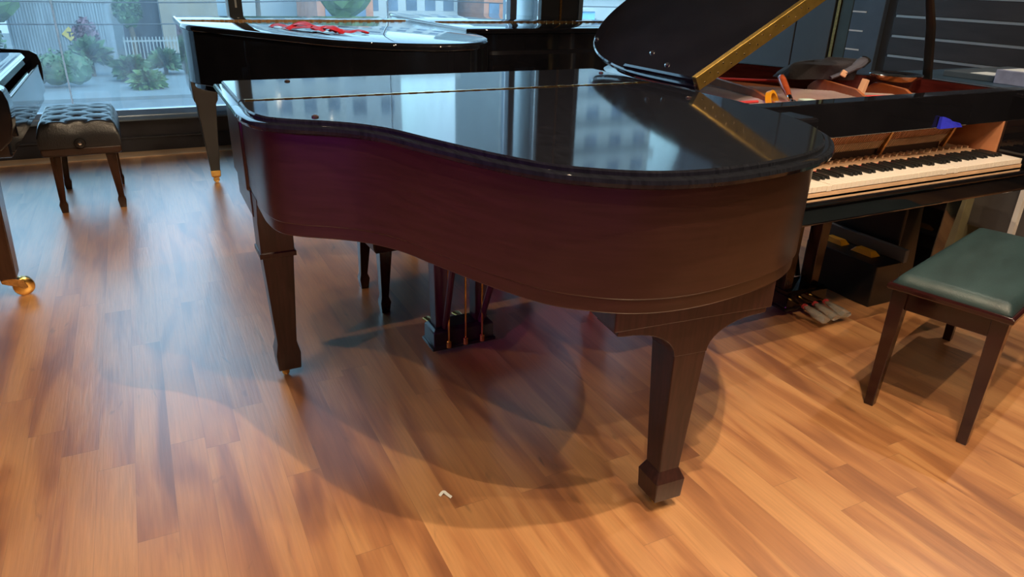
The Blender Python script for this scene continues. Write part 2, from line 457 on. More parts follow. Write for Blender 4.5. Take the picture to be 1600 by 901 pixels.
# ================================================================ room shell
YW = 6.28          # inner face of the window wall
XR = 5.9           # right wall
ZC = 3.2
bm = NB(); box(bm, -6.2, XR + 0.2, -4.2, YW + 0.15, -0.12, 0.0); structure(obj('floor', bm, FLOOR, smooth=0))
bm = NB(); box(bm, -6.2, XR + 0.2, -4.2, YW + 0.15, ZC, ZC + 0.12); structure(obj('ceiling', bm, CEIL, smooth=0))
bm = NB(); box(bm, -6.2, -6.0, -4.0, YW + 0.15, 0, ZC); structure(obj('wall_left', bm, WALLP, smooth=0))
bm = NB(); box(bm, -6.2, XR + 0.2, -4.2, -4.0, 0, ZC); structure(obj('wall_back', bm, WALLP, smooth=0))
wr = bm = NB(); box(bm, XR, XR + 0.2, -4.0, YW + 0.15, 0, ZC); wr = structure(obj('wall_right', bm, DARKWALL, smooth=0))
# cladding of the right wall
bm = NB(); box(bm, XR - 0.03, XR, 4.99, 5.405, 0, ZC); box(bm, XR - 0.03, XR, 5.42, 6.26, 0, ZC); obj('grey_panel', bm, GREYP, wr, 0, 0.004)
bm = NB(); box(bm, XR - 0.05, XR, 4.775, 4.90, 0, ZC); obj('green_panel', bm, GREENP, wr, 0, 0.004)
bm = NB(); box(bm, XR - 0.06, XR - 0.03, 4.905, 4.935, 0, ZC); obj('edge_trim', bm, BRASSD, wr, 0)
bm = NB(); box(bm, XR - 0.05, XR, 4.45, 4.77, 0, ZC); obj('blue_panel', bm, BLUEP, wr, 0, 0.004)
slz = [0.802 + 0.161 * k for k in range(-4, 15)]
bm = NB()
for z in slz: box(bm, XR - 0.045, XR, -3.9, 4.335, z - 0.146, z - 0.004)
obj('slat_boards', bm, SLAT, wr, 0, 0.003)
for z in slz:
    if z > 0.6:
        bm = NB(); box(bm, XR - 0.050, XR - 0.022, -3.9, 4.32, z - 0.006, z + 0.013); obj('slat_strip', bm, ALU, wr, 0)
for z in (0.816, 0.976, 1.136, 1.296, 1.456):
    bm = NB(); box(bm, XR - 0.054, XR - 0.048, 4.62, 4.765, z, z + 0.013); obj('short_strip', bm, WHITEL, wr, 0)

# low black plinth under the glass
bm = NB(); box(bm, -6.0, XR, YW - 0.02, YW + 0.15, 0, 0.115); box(bm, -6.0, XR, YW, YW + 0.15, 0.115, 0.25)
box(bm, -6.0, XR, YW - 0.035, YW + 0.15, 0.112, 0.122)
pl_ = structure(obj('wall_front', bm, PLINTH, smooth=0, bevel=0.002))
bm = NB(); box(bm, -6.0, XR, YW - 0.20, YW - 0.02, 0.0, 0.010); structure(obj('trim_1', bm, THRESH, smooth=0, bevel=0.002))
bm = NB(); box(bm, -6.0, XR, YW - 0.02, YW + 0.15, 2.95, ZC); structure(obj('trim_2', bm, FRAMED, smooth=0))


def window(name, x0, x1, seams):
    r_ = bpy.data.objects.new(name, None); link(r_); r_['kind'] = 'structure'
    r_.location = ((x0 + x1) / 2, YW, 0.25); o0 = Vector(r_.location)

    def P(nm, bm, mt_, **k):
        o = obj(nm, bm, mt_, r_, **k)
        for v in o.data.vertices: v.co -= o0
        return o
    bm = NB()
    sp_ = [(YW - 0.055, 0.25), (YW - 0.055, 0.262), (YW - 0.030, 0.282), (YW - 0.026, 0.290), (YW + 0.030, 0.322), (YW + 0.10, 0.325), (YW + 0.10, 0.25)]
    rings(bm, [[(x, y, z) for y, z in sp_] for x in (x0, x1)])
    P('sill', bm, FRAME, smooth=0, bevel=0.006)
    bm = NB(); box(bm, x0, x1, YW - 0.01, YW + 0.10, 2.89, 2.95); P('head_frame', bm, FRAME, smooth=0)
    xs = [x0] + seams + [x1]
    for a, b in zip(xs, xs[1:]):
        bm = NB(); box(bm, a + 0.006, b - 0.006, YW + 0.035, YW + 0.045, 0.325, 2.89); P('glass_pane', bm, GLASS, smooth=0)
    for s_ in seams:
        bm = NB(); box(bm, s_ - 0.005, s_ + 0.005, YW + 0.030, YW + 0.050, 0.325, 2.89); P('glass_joint', bm, SILICONE, smooth=0)
    return r_


window('window_1', -1.95, 0.69, [-0.485])
bm = NB(); box(bm, -6.0, -1.95, YW - 0.02, YW + 0.15, 0.25, 2.95); structure(obj('wall_added_blocker', bm, DARKWALL, smooth=0))  # unseen wall, added to keep a bright reflection off the rear piano
window('window_2', 0.79, 3.125, [1.985])
window('window_3', 3.905, XR, [])
window('window_4', 3.19, 3.46, [])
bm = NB(); box(bm, 0.69, 0.79, YW - 0.07, YW + 0.12, 0.25, 2.95); structure(obj('trim_3', bm, FRAMED, smooth=0, bevel=0.004))
bm = NB(); box(bm, 0.735, 0.750, YW - 0.074, YW - 0.068, 1.07, 1.16); structure(obj('mullion_highlight', bm, ALU, smooth=0, bevel=0.002))  # bright metal strip stands for the highlight on the dark mullion
bm = NB(); box(bm, 3.125, 3.19, YW - 0.04, YW + 0.12, 0.25, 2.95); structure(obj('trim_5', bm, FRAME, smooth=0, bevel=0.004))
bm = NB(); box(bm, 3.46, 3.86, YW - 0.02, YW + 0.14, 0.25, 2.95); structure(obj('trim_6', bm, FRAMED, smooth=0, bevel=0.004))
bm = NB(); box(bm, 3.655, 3.675, YW - 0.03, YW - 0.02, 0.25, 2.95); structure(obj('trim_7', bm, BRASSD, smooth=0))
bm = NB(); box(bm, 3.86, 3.905, YW - 0.04, YW + 0.12, 0.25, 2.95); structure(obj('trim_8', bm, FRAME, smooth=0, bevel=0.004))
bm = NB(); lathe(bm, [(0.118, ZG0), (0.118, ZC)], 32); o = structure(obj('pillar', bm, COLUMN, smooth=40)); o.location = (3.495, YW + 0.30, 0)

# ================================================================ pianos
def outline(ctrl, W, n=7):
    """front edge straight, then the treble side, bentside, tail and bass side"""
    c = spline([(x, y, 0) for x, y in ctrl], n)
    pts = [Vector((0.0, 0.0)), Vector((W, 0.0))] + [Vector((p.x, p.y)) for p in c]
    return pts


NEAR = [(1.50, 0.47), (1.499, 0.60), (1.476, 0.70), (1.425, 0.760), (1.335, 0.823), (1.27, 0.882), (1.213, 0.969), (1.165, 1.095), (1.115, 1.222),
        (1.075, 1.312), (1.015, 1.419), (0.942, 1.491), (0.858, 1.545), (0.755, 1.574), (0.625, 1.578), (0.455, 1.555), (0.330, 1.512),
        (0.235, 1.447), (0.140, 1.345), (0.072, 1.214), (0.030, 1.063), (0.006, 0.90), (0.0, 0.75)]
REARC = [(1.50, 0.60), (1.495, 0.72), (1.455, 0.85), (1.36, 1.02), (1.175, 1.38), (0.94, 1.81), (0.80, 2.0), (0.654, 2.12), (0.53, 2.18), (0.425, 2.197),
         (0.33, 2.185), (0.24, 2.135), (0.12, 1.985), (0.05, 1.79), (0.012, 1.5), (0.0, 1.2)]


def cut_low(pts, h, W):      # front flap
    return [Vector((0, 0)), Vector((W, 0)), Vector((W, h)), Vector((0, h))]


def cut_high(pts, h, W):
    return [Vector((0, h)), Vector((W, h))] + [p for p in pts[2:] if p.y > h + 1e-4]


def spade_leg(root, x, y, top, mt_, wt=0.105, wb=0.066, wf=0.086, foot=(0.035, 0.105, 0.145), shoulder=None, rz=0.0, caster=True, name='leg'):
    f0, f1, f2 = foot
    M = Matrix.Translation((x, y, 0)) @ Matrix.Rotation(rz, 4, 'Z')
    bm = NB()
    taper(bm, [(f0, wf * 0.90, wf * 0.90), (f0 + 0.004, wf * 0.93, wf * 0.93), (f1, wf, wf), (f2, wb, wb), (top, wt, wt)], M=M)
    o = obj(name, bm, mt_, root, 25, 0.0025)
    if caster:
        bm = NB(); lathe(bm, [(0.006, f0 + 0.002), (0.012, f0), (0.012, f0 - 0.012), (0.006, f0 - 0.014)], 12, M)
        lathe(bm, [(0.004, -0.008), (0.013, -0.007), (0.0140, 0.0), (0.013, 0.007), (0.004, 0.008)], 14,
              M @ Matrix.Translation((0.012, 0, 0.014)) @ Matrix.Rotation(R(90), 4, 'X'))
        obj('caster', bm, BRASS, o)
    return o


def lyre(root, cx, y0, y1, ztop, case_m, box_m, w=0.26, wrapped=False, back_rods=True):
    """pedal lyre; y0 is the face with the pedals, y1 the back"""
    L = obj('pedal_lyre', slab(NB(), [Vector((cx - w / 2, y0)), Vector((cx + w / 2, y0)), Vector((cx + w / 2, y1)), Vector((cx - w / 2, y1))],
                               [(0.022, 0.008), (0.034, 0.008), (0.036, 0.0), (0.095, 0.0), (0.108, -0.012)]), box_m, root, 25, 0.003)
    ym = (y0 + y1) / 2
    for s_ in (-1, 1):
        bm = NB(); taper(bm, [(0.105, 0.050, 0.060), (ztop, 0.062, 0.070, s_ * 0.004, 0)], cx + s_ * w * 0.33, ym); obj('lyre_post', bm, case_m, L, 25, 0.003)
        bm = NB(); tube(bm, [(cx + s_ * w * 0.30, y1 - 0.01, 0.11), (cx + s_ * w * 0.42, y1 + 0.22, ztop)], 0.0125, 10); obj('lyre_brace', bm, case_m, L)
    for k in (-1, 0, 1):
        bm = NB(); tube(bm, [(cx + k * w * 0.28, y1 + 0.012, 0.045), (cx + k * w * 0.26, y1 + 0.014, ztop)], 0.0045, 8)
        lathe(bm, [(0.010, 0.032), (0.011, 0.036), (0.011, 0.058), (0.008, 0.062)], 12, Matrix.Translation((cx + k * w * 0.28, y1 + 0.012, 0)))
        obj('pedal_rod', bm, BRASS, L)
        bm = NB()
        px = cx + k * w * 0.26
        tube(bm, [(px, y0 + 0.02, 0.056), (px, y0 - 0.04, 0.058), (px, y0 - 0.09, 0.052), (px, y0 - 0.135, 0.044)],
             [0.010, 0.010, 0.016, 0.020], 10, 0.35)
        pd = obj('pedal', bm, BRASS, L)
        if wrapped:
            bm = NB(); tube(bm, [(px, y0 - 0.045, 0.058), (px, y0 - 0.075, 0.056), (px + 0.002, y0 - 0.12, 0.048), (px + 0.003, y0 - 0.165, 0.040)],
                            [0.012, 0.020, 0.027, 0.030], 9, 0.45)
            for v in bm.verts: v.co += Vector((random.uniform(-1, 1), random.uniform(-1, 1), random.uniform(-.6, .6))) * 0.0035
            tag(obj('plastic_wrap', bm, CLEAR, pd, 0), 'clear plastic wrap bunched over the pedal')
            bm = NB(); tube(bm, [(px, y0 - 0.044, 0.058), (px, y0 - 0.054, 0.058)], 0.0155, 10, 0.75); tag(obj('rubber_band', bm, FELTR, pd), 'red rubber band')
    return L


def piano_keys(root, x0, y0, z, W=1.225):
    """52 white and 36 black keys; first of each is built, the rest copied"""
    p = W / 52
    bm = NB(); box(bm, 0.0006, p - 0.0006, 0, 0.150, -0.020, 0.0); wk = obj('white_key', bm, KEYW, root, 0, 0.001)
    bm = NB(); taper(bm, [(0, 0.0112, 0.095), (0.009, 0.0096, 0.090, 0, 0.002), (0.0105, 0.0080, 0.086, 0, 0.003)]); bk = obj('black_key', bm, KEYB, root, 0, 0.0008)
    firstb = True
    for i in range(52):
        o = wk if i == 0 else link(wk.copy(), root)
        o.location = (x0 + i * p, y0, z - (0.002 if random.random() < .1 else 0))
        nxt = 'ABCDEFG'[i % 7]
        if i < 51 and nxt in 'ACDFG':
            b = bk if firstb else link(bk.copy(), root); firstb = False
            b.location = (x0 + (i + 1) * p, y0 + 0.103, z + 0.0005)


def closed_piano(root, ctrl, W, zt, hinge, case_m, lid_m, zcase, lip, arms=True, hinge_m=None, ledge=True, front_open=False, ledge_in=0.035):
    """case, closed lid with front flap, hinge, keybed, cheeks, fallboard"""
    base = outline(ctrl, W)
    th = 0.015
    co = offset(base, -0.020 if lip else -0.006)
    cb = [p for p in co if True]
    if front_open:
        fy = 0.26
        cb = [Vector((co[0].x, fy)), Vector((co[1].x, fy))] + co[2:]
    bm = NB(); slab(bm, cb, [(zcase, -0.003), (zcase + 0.004, 0), (zt - 0.034, 0)]); obj('case', bm, case_m, root, 30)
    if ledge:
        bm = NB(); slab(bm, [p for p in offset(base, -ledge_in)], [(zcase - 0.036, -0.002), (zcase - 0.033, 0), (zcase, 0)]); obj('bottom_ledge', bm, case_m, root, 30)
    hp = cut_high(base, hinge, W)
    if lip:
        lev = [(zt - 0.034, 0.012), (zt - 0.031, 0.017), (zt - 0.022, 0.021), (zt - 0.014, 0.018), (zt - 0.012, 0.012), (zt - 0.0115, -0.004), (zt - 0.004, -0.005), (zt, -0.010)]
    else:
        lev = [(zt - 0.034, 0.002), (zt - 0.030, 0.006), (zt - 0.016, 0.006), (zt - 0.008, 0.004), (zt - 0.003, 0.0), (zt, -0.008)]
    def lidlev(poly): return lev
    bm = NB(); slab(bm, hp, lev)
    g = 0.0012
    for v in bm.verts:
        if v.co.y < hinge + g: v.co.y = hinge + g
    lid = obj('lid', bm, lid_m, root, 30)
    if not front_open:
        bm = NB(); slab(bm, cut_low(base, hinge, W), lev)
        for v in bm.verts:
            if v.co.y > hinge - g: v.co.y = hinge - g
        obj('front_flap', bm, lid_m, root, 30)
    bm = NB()
    n_ = 52; x0, x1 = 0.035, W - 0.02
    for i in range(n_):
        a = x0 + (x1 - x0) * i / n_; b = x0 + (x1 - x0) * (i + 1) / n_ - 0.0015
        box(bm, a, b, hinge - 0.006, hinge + 0.006, zt - 0.003, zt + 0.0022 + (0.0008 if i % 2 else 0))
    if not front_open: obj('lid_hinge', bm, hinge_m or BRASS, root, 0)
    else: bm.free()
    return base, lid


# ---- the brown grand piano in the middle ---------------------------------
W = 1.50
gp = thing('grand_piano', 'dark mahogany satin grand piano with closed lid, large in the middle of the room', 'piano', (1.737, 2.667, 0), math.pi, 'grand pianos in the showroom')
base, lid = closed_piano(gp, NEAR, W, 1.0, 0.440, CASE, LIDSAT, 0.706, True, hinge_m=BRASS, ledge_in=0.026)
for (x, y) in ((1.29, 0.078), (1.345, 0.757), (0.060, 0.155), (0.135, 0.795)):
    bm = NB(); lathe(bm, [(0.0095, 0.0), (0.0095, 0.003), (0.006, 0.005), (0.004, 0.003)], 16, Matrix.Translation((x, y, 1.0))); obj('lid_button', bm, SCREW, gp)
# keyboard end, facing the window
bm = NB(); box(bm, 0.02, 1.48, -0.02, 0.30, 0.60, 0.69); obj('keybed', bm, CASE, gp, 0, 0.006)
bm = NB(); slab(bm, [Vector((0.012, -0.02)), Vector((0.14, -0.02)), Vector((0.14, 0.3)), Vector((0.012, 0.3))], [(0.69, 0), (0.955, 0)]); obj('cheek', bm, CASE, gp, 25, 0.008)
bm = NB(); slab(bm, [Vector((1.36, -0.02)), Vector((1.488, -0.02)), Vector((1.488, 0.3)), Vector((1.36, 0.3))], [(0.69, 0), (0.955, 0)]); obj('cheek', bm, CASE, gp, 25, 0.008)
bm = NB(); box(bm, 0.14, 1.36, 0.02, 0.10, 0.69, 0.86); obj('fallboard', bm, CASE, gp, 0, 0.02)
# front legs with square block above
for x in (0.105, 1.422):
    o = spade_leg(gp, x, 0.305, 0.475, LEGM, 0.100, 0.066, 0.084, (0.036, 0.100, 0.142))
    bm = NB(); taper(bm, [(0.475, 0.118, 0.118), (0.492, 0.118, 0.118), (0.494, 0.108, 0.112), (0.600, 0.108, 0.116), (0.690, 0.108, 0.20)], x, 0.305); obj('leg_block', bm, LEGM, o, 25, 0.002)
# tail leg with bracket
tx, ty = 0.615, 1.435
o = spade_leg(gp, tx, ty, 0.505, LEGM, 0.098, 0.064, 0.092, (0.034, 0.098, 0.130), rz=R(-3), caster=True)
Mt = Matrix.Translation((tx, ty, 0)) @ Matrix.Rotation(R(-5), 4, 'Z')
bm = NB()
BW = 0.228
arc = [(0.048 + 0.150 * (1 - math.cos(t)), 0.500 + 0.082 * math.sin(t)) for t in [R(9 * k) for k in range(1, 11)]]
prof = [(-0.048, 0.500), (0.048, 0.500)] + arc + [(BW - 0.012, 0.584), (BW - 0.012, 0.600), (-BW + 0.012, 0.600), (-BW + 0.012, 0.584)] + [(-x, z) for x, z in reversed(arc)]
rings(bm, [[Mt @ Vector((x, yy, z)) for x, z in prof] for yy in (0.052, -0.052)]); obj('leg_bracket', bm, LEGM, o, 25, 0.002)
bm = NB(); box(bm, -BW, BW, -0.17, 0.056, 0.598, 0.672, Mt); obj('leg_block', bm, LEGM, o, 0, 0.003)
lyre(gp, 0.768, 0.290, 0.398, 0.70, LEGM, BLACKS, 0.250)

# ---- black grand piano by the window, tail towards us ---------------------
rp = thing('grand_piano', 'glossy black grand piano by the window with a red ribbon lying on its lid', 'piano', (1.757, 5.52, 0), math.pi, 'grand pianos in the showroom')
closed_piano(rp, REARC, 1.50, 1.048, 0.44, BLACK, BLACK, 0.715, False, hinge_m=BRASSD, ledge=True)
bm = NB(); box(bm, 0.02, 1.48, -0.02, 0.30, 0.60, 0.70); obj('keybed', bm, BLACK, rp, 0, 0.006)
for a, b in ((0.012, 0.14), (1.36, 1.488)):
    bm = NB(); box(bm, a, b, -0.02, 0.3, 0.70, 1.0); obj('cheek', bm, BLACK, rp, 0, 0.01)
bm = NB(); box(bm, 0.14, 1.36, 0.02, 0.10, 0.70, 0.90); obj('fallboard', bm, BLACK, rp, 0, 0.02)


def ferrule_leg(root, x, y, top=0.585, mt_=BLACKS, wt=0.118, wb=0.058):
    bm = NB(); taper(bm, [(0.085, wb, wb), (0.535, wt, wt), (0.560, wt + 0.026, wt + 0.026), (top, wt + 0.030, wt + 0.030), (0.70, wt + 0.040, wt + 0.10)], x, y)
    o = obj('leg', bm, mt_, root, 25, 0.003)
    bm = NB(); taper(bm, [(0.040, wb * 0.80, wb * 0.80), (0.050, wb + 0.002, wb + 0.002), (0.088, wb + 0.005, wb + 0.005)], x, y); obj('ferrule', bm, BRASS, o, 25, 0.002)
    bm = NB(); lathe(bm, [(0.006, -0.012), (0.019, -0.010), (0.021, 0), (0.019, 0.010), (0.006, 0.012)], 18, Matrix.Translation((x, y, 0.021)) @ Matrix.Rotation(R(90), 4, 'X'))
    box(bm, x - 0.016, x + 0.016, y - 0.013, y + 0.013, 0.026, 0.043); obj('caster', bm, BRASS, o)
    return o


for x, y in ((0.10, 0.37), (1.402, 0.37), (0.55, 1.95)): ferrule_leg(rp, x, y)
lyre(rp, 0.75, 0.25, 0.42, 0.70, BLACK, BLACK, 0.25)

# ---- black grand behind, keyboard towards us ------------------------------
bp_ = thing('grand_piano', 'glossy black grand piano with closed lid and straight front edge, back by the pillar', 'piano', (1.800, 4.175, 0), 0, 'grand pianos in the showroom')
closed_piano(bp_, [(x, y * 0.925) for x, y in REARC], 1.50, 1.056, 0.62, BLACK, BLACK, 0.715, False, hinge_m=BRASSD, ledge=True)
bm = NB(); box(bm, 0.004, 1.496, -0.03, 0.30, 0.60, 0.70); obj('keybed', bm, BLACK, bp_, 0, 0.006)
for a, b in ((0.004, 0.14), (1.36, 1.496)):
    bm = NB(); box(bm, a, b, -0.03, 0.3, 0.70, 1.0); obj('cheek', bm, BLACK, bp_, 0, 0.02)
bm = NB(); box(bm, 0.14, 1.36, -0.012, 0.10, 0.70, 0.93); obj('fallboard', bm, BLACK, bp_, 0, 0.03)
bm = NB(); box(bm, 0.14, 1.36, -0.03, -0.014, 0.70, 0.735); obj('key_slip', bm, BLACK, bp_, 0, 0.004)
for x, y in ((0.12, 0.30), (1.38, 0.30), (0.55, 1.75)): ferrule_leg(bp_, x, y)
lyre(bp_, 0.75, 0.22, 0.40, 0.70, BLACK, BLACK, 0.25)

# ---- black grand at the left edge, keyboard facing right --------------------
lp = thing('grand_piano', 'polished black grand piano cut off by the left edge, standing on a large brass caster', 'piano', (-0.478, 3.40, 0), R(90), 'grand pianos in the showroom')
closed_piano(lp, REARC, 1.50, 1.02, 0.42, BLACK, BLACK, 0.715, False, hinge_m=BRASSD, front_open=True)


def cheek(x0, x1):
    bm = NB()
    prof = [(0.004, 0.76), (0.0, 0.80), (0.0, 0.85), (0.010, 0.890), (0.040, 0.910), (0.10, 0.918), (0.30, 0.930), (0.30, 0.66), (0.06, 0.66), (0.02, 0.70)]
    rings(bm, [[(x, y, z) for y, z in prof] for x in (x0, x1)])
    return bm


obj('cheek', cheek(0.0, 0.115), BLACK, lp, 30, 0.006); obj('cheek', cheek(1.390, 1.408), BLACK, lp, 30, 0.004)
bm = NB(); box(bm, 0.01, 1.47, 0.03, 0.45, 0.63, 0.715); obj('keybed', bm, BLACK, lp, 0, 0.008)
bm = NB(); box(bm, 0.115, 1.39, 0.008, 0.035, 0.69, 0.845); obj('key_slip', bm, BLACK, lp, 0, 0.006)
prof = [(0.050, 0.845), (0.044, 0.868), (0.052, 0.890), (0.075, 0.905), (0.110, 0.909), (0.28, 0.915), (0.28, 0.845)]
bm = NB(); rings(bm, [[(x, y, z) for y, z in prof] for x in (0.116, 1.389)]); obj('fallboard', bm, BLACK, lp, 30, 0.004)


def big_caster_leg(root, x, y, cang):
    bm = NB(); taper(bm, [(0.098, 0.094, 0.094), (0.60, 0.135, 0.135), (0.64, 0.15, 0.15)], x, y); o = obj('leg', bm, BROWNP, root, 25, 0.004)
    M = Matrix.Translation((x, y, 0)) @ Matrix.Rotation(cang, 4, 'Z')
    bm = NB(); lathe(bm, [(0.030, 0.098), (0.034, 0.094), (0.020, 0.086), (0.018, 0.080)], 16, M)
    for s_ in (-1, 1):
        pr_ = [(-0.022, 0.090), (0.022, 0.092), (0.060, 0.070), (0.070, 0.040), (0.052, 0.032), (0.036, 0.048), (0.004, 0.062), (-0.020, 0.074)]
        rings(bm, [[M @ Vector((a, s_ * 0.022 + d, c)) for a, c in pr_] for d in (-0.004, 0.004)])
    fk = obj('caster_fork', bm, BRASSD, o, 30, 0.002)
    bm = NB(); lathe(bm, [(0.010, -0.020), (0.034, -0.019), (0.041, -0.014), (0.042, 0), (0.041, 0.014), (0.034, 0.019), (0.010, 0.020)], 28,
                     M @ Matrix.Translation((0.056, 0, 0.042)) @ Matrix.Rotation(R(90), 4, 'X')); obj('caster_wheel', bm, BRASS, o)
    return o


big_caster_leg(lp, 0.115, 0.185, R(-78)); big_caster_leg(lp, 1.36, 0.62, R(-78)); big_caster_leg(lp, 0.45, 1.9, R(30))
lyre(lp, 0.75, 0.62, 0.78, 0.66, BLACK, BLACK, 0.25)

# ---- black grand being serviced on the right ---------------------------------
X0, Y0 = 1.766, 1.505
sp = thing('grand_piano', 'black grand piano with raised lid and bare keyboard, opened for tuning at the right', 'piano', (X0, Y0, 0), 0, 'grand pianos in the showroom')
base = outline(NEAR, 1.50)
outer = offset(base, -0.008); inner = offset(base, -0.062)
FY = 0.205
o_ = [Vector((0.008, FY)), Vector((1.492, FY))] + [p for p in outer[2:]]
i_ = [Vector((0.062, FY + 0.06)), Vector((1.438, FY + 0.06))] + [p for p in inner[2:]]
bm = NB(); ring_wall(bm, o_, [Vector((p.x, FY)) if k < 2 else p for k, p in enumerate(i_)], 0.70, 0.975, True); obj('case', bm, BLACK, sp, 30)
bm = NB(); ring_wall(bm, offset(i_, 0.001), offset(i_, -0.006), 0.71, 0.972, True)
for v in bm.verts: v.co.y = max(v.co.y, FY + 0.076)
tag(obj('inner_rim', bm, REDWOOD, sp, 30), 'red mahogany lining of the rim')
bm = NB(); slab(bm, [Vector((0.062, 0.46)), Vector((1.438, 0.46))] + [p for p in i_[2:] if p.y > 0.47], [(0.69, 0.03), (0.845, 0.03), (0.85, 0.0), (0.86, 0.0)]); obj('soundboard', bm, SOUND, sp, 30)
bm = NB(); box(bm, 0.012, 1.488, FY, FY + 0.075, 0.862, 0.985); obj('front_stretcher', bm, BLACK, sp, 0, 0.003)
# iron plate with raised struts
pl_out = offset(i_, -0.012); pl_out = [p for p in pl_out]
bm = NB(); slab(bm, pl_out, [(0.866, 0), (0.880, 0), (0.886, -0.006)]); plate = obj('iron_plate', bm, IRON, sp, 30, 0.0)
STR = [((0.64, 1.33), (0.42, 0.47), 0.0), ((1.085, 0.98), (0.88, 0.44), 0.12), ((1.26, 0.80), (1.13, 0.42), 0.12), ((0.30, 1.36), (0.16, 0.55), 0.0)]
for (a, b, hump) in STR:
    a = Vector((*a, 0)); b = Vector((*b, 0)); d = (b - a); nrm = Vector((-d.y, d.x, 0)).normalized() * 0.007
    L_, R_ = [], []
    prof = []
    for k in range(25):
        s_ = k / 24
        h = 0.956 - 0.004 * s_
        if s_ > 0.70: h -= (s_ - 0.70) / 0.30 * 0.045
        if s_ < 0.22: h -= 0.048 * (1 - s_ / 0.22) ** 2
        prof.append((a + d * s_, h))
    lo = [(p, 0.884) for p, h in prof]
    loop = [(p, h) for p, h in prof] + lo[::-1]
    bm = NB(); rings(bm, [[p + Vector((0, 0, h)) + s_ * nrm for p, h in loop] for s_ in (1, -1)]); obj('plate_strut', bm, IRON, plate, 30, 0.003)
bm = NB(); rings(bm, [[(x, FY + 0.085 + dy, z) for x, z in ((0.10, 0.886), (1.40, 0.886), (1.40, 0.912), (0.10, 0.912))] for dy in (0.0, 0.16)]); obj('pin_field', bm, IRON, plate, 0, 0.01)
# strings, pins, felt
bm = NB()
for k in range(88):
    s_ = k / 87
    xs = 0.12 + 1.25 * s_; xe = xs + 0.03 - 0.10 * s_
    ye = 1.42 - 1.05 * max(0, s_ - 0.2) ** 0.75 if s_ > 0.2 else 1.42
    r_ = 0.0016 if s_ < 0.3 else 0.0008
    tube(bm, [(xs, FY + 0.27, 0.922), (min(xe, 1.36), min(max(ye, 0.62), 1.36), 0.920)], r_, 5)
o = obj('strings', bm, FELTG, sp); o['kind'] = 'stuff'
bm = NB()
for k in range(74):
    for j in range(3):
        x = 0.14 + 1.22 * k / 73; y = FY + 0.11 + 0.035 * j + random.uniform(-.004, .004)
        tube(bm, [(x, y, 0.912), (x, y, 0.938)], 0.0032, 6)
o = obj('tuning_pins', bm, STEEL, sp); o['kind'] = 'stuff'
for (a, b) in (((0.13, 0.60), (0.38, 0.60)), ((0.93, 0.56), (1.10, 0.52)), ((0.60, 1.28), (0.95, 1.05))):
    bm = NB(); tube(bm, [(*a, 0.927), (*b, 0.927)], 0.010, 8, 0.6); obj('felt_strip', bm, FELTR, sp)
# lid, raised on the bass side, with its front flap folded back on top
TH = R(29)
Ml = Matrix.Translation((-0.020, 0, 1.004)) @ Matrix.Rotation(-TH, 4, 'Y')
hp = cut_high(base, 0.505, 1.5)
bm = NB(); slab(bm, hp, [(0.0, 0.004), (0.004, 0.010), (0.016, 0.010), (0.021, 0.004)])
for v in bm.verts: v.co = Ml @ v.co
lid = obj('lid', bm, BLACK, sp, 30)
bm = NB(); slab(bm, [Vector((0.0, 0.507)), Vector((1.5, 0.507)), Vector((1.5, 0.930)), Vector((0.0, 0.930))], [(0.023, 0.0), (0.037, 0.0), (0.043, -0.007)])
for v in bm.verts: v.co = Ml @ v.co
fl = obj('front_flap', bm, BLACK, lid, 30)
bm = NB(); box(bm, 0.0, 1.49, 0.486, 0.508, -0.004, 0.048, Ml)
hg = obj('flap_hinge', bm, BRASSH, sp, 0, 0.002)
bm = NB(); lathe(bm, [(0.0032, 0.0), (0.0022, 0.002)], 8); hs = obj('hinge_screw', bm, CHROME, hg)
for k in range(46):
    o = hs if k == 0 else link(hs.copy(), hg)
    o.matrix_world = Ml @ Matrix.Translation((0.03 + k * 0.0315, 0.486, 0.012 + 0.02 * (k % 2))) @ Matrix.Rotation(R(90), 4, 'X')
for (x, y) in ((0.10, 0.86), (0.045, 0.70), (0.16, 1.36)):
    bm = NB(); lathe(bm, [(0.010, 0.0), (0.010, 0.004), (0.005, 0.008)], 14, Ml @ Matrix.Translation((x, y, 0.043 if y < 0.93 else 0.021))); obj('lid_knob', bm, CHROME, lid)
bm = NB(); tube(bm, [(1.49, 0.66, 0.93), (1.40, 0.652, 1.20), (1.17, 0.64, 0.985 + 1.19 * math.tan(TH) - 0.012)], [0.024, 0.024, 0.012], 8, 0.5); obj('lid_prop', bm, BLACKS, sp)
bm = NB(); box(bm, 1.455, 1.50, 0.62, 0.70, 0.935, 0.955); obj('prop_bracket', bm, BRASSD, sp, 0, 0.004)
# key bed, cheeks and keyboard
bm = NB(); box(bm, 0.004, 1.496, 0.075, 0.30, 0.600, 0.672); obj('keybed', bm, BLACK, sp, 0, 0.012, 4)
bm = NB(); box(bm, 0.10, 1.362, 0.066, 0.080, 0.672, 0.690); obj('key_rail', bm, BLACK, sp, 0, 0.005, 3)
bm = NB(); box(bm, 0.105, 1.358, 0.088, 0.100, 0.680, 0.714); box(bm, 0.105, 1.358, 0.088, 0.34, 0.690, 0.702); obj('key_frame', bm, PALE, sp, 0, 0.002)
bm = NB(); box(bm, 0.006, 0.100, 0.05, 0.30, 0.690, 0.975); obj('cheek', bm, BLACK, sp, 0, 0.012)
bm = NB(); box(bm, 1.372, 1.494, 0.05, 0.30, 0.690, 0.975); obj('cheek', bm, BLACK, sp, 0, 0.012)
bm = NB(); box(bm, 1.358, 1.371, 0.205, 0.50, 0.700, 0.862); tag(obj('end_block', bm, PALEO, sp, 0, 0.002), 'bare orange wood end wall beside the action')
piano_keys(sp, 0.120, 0.086, 0.737)
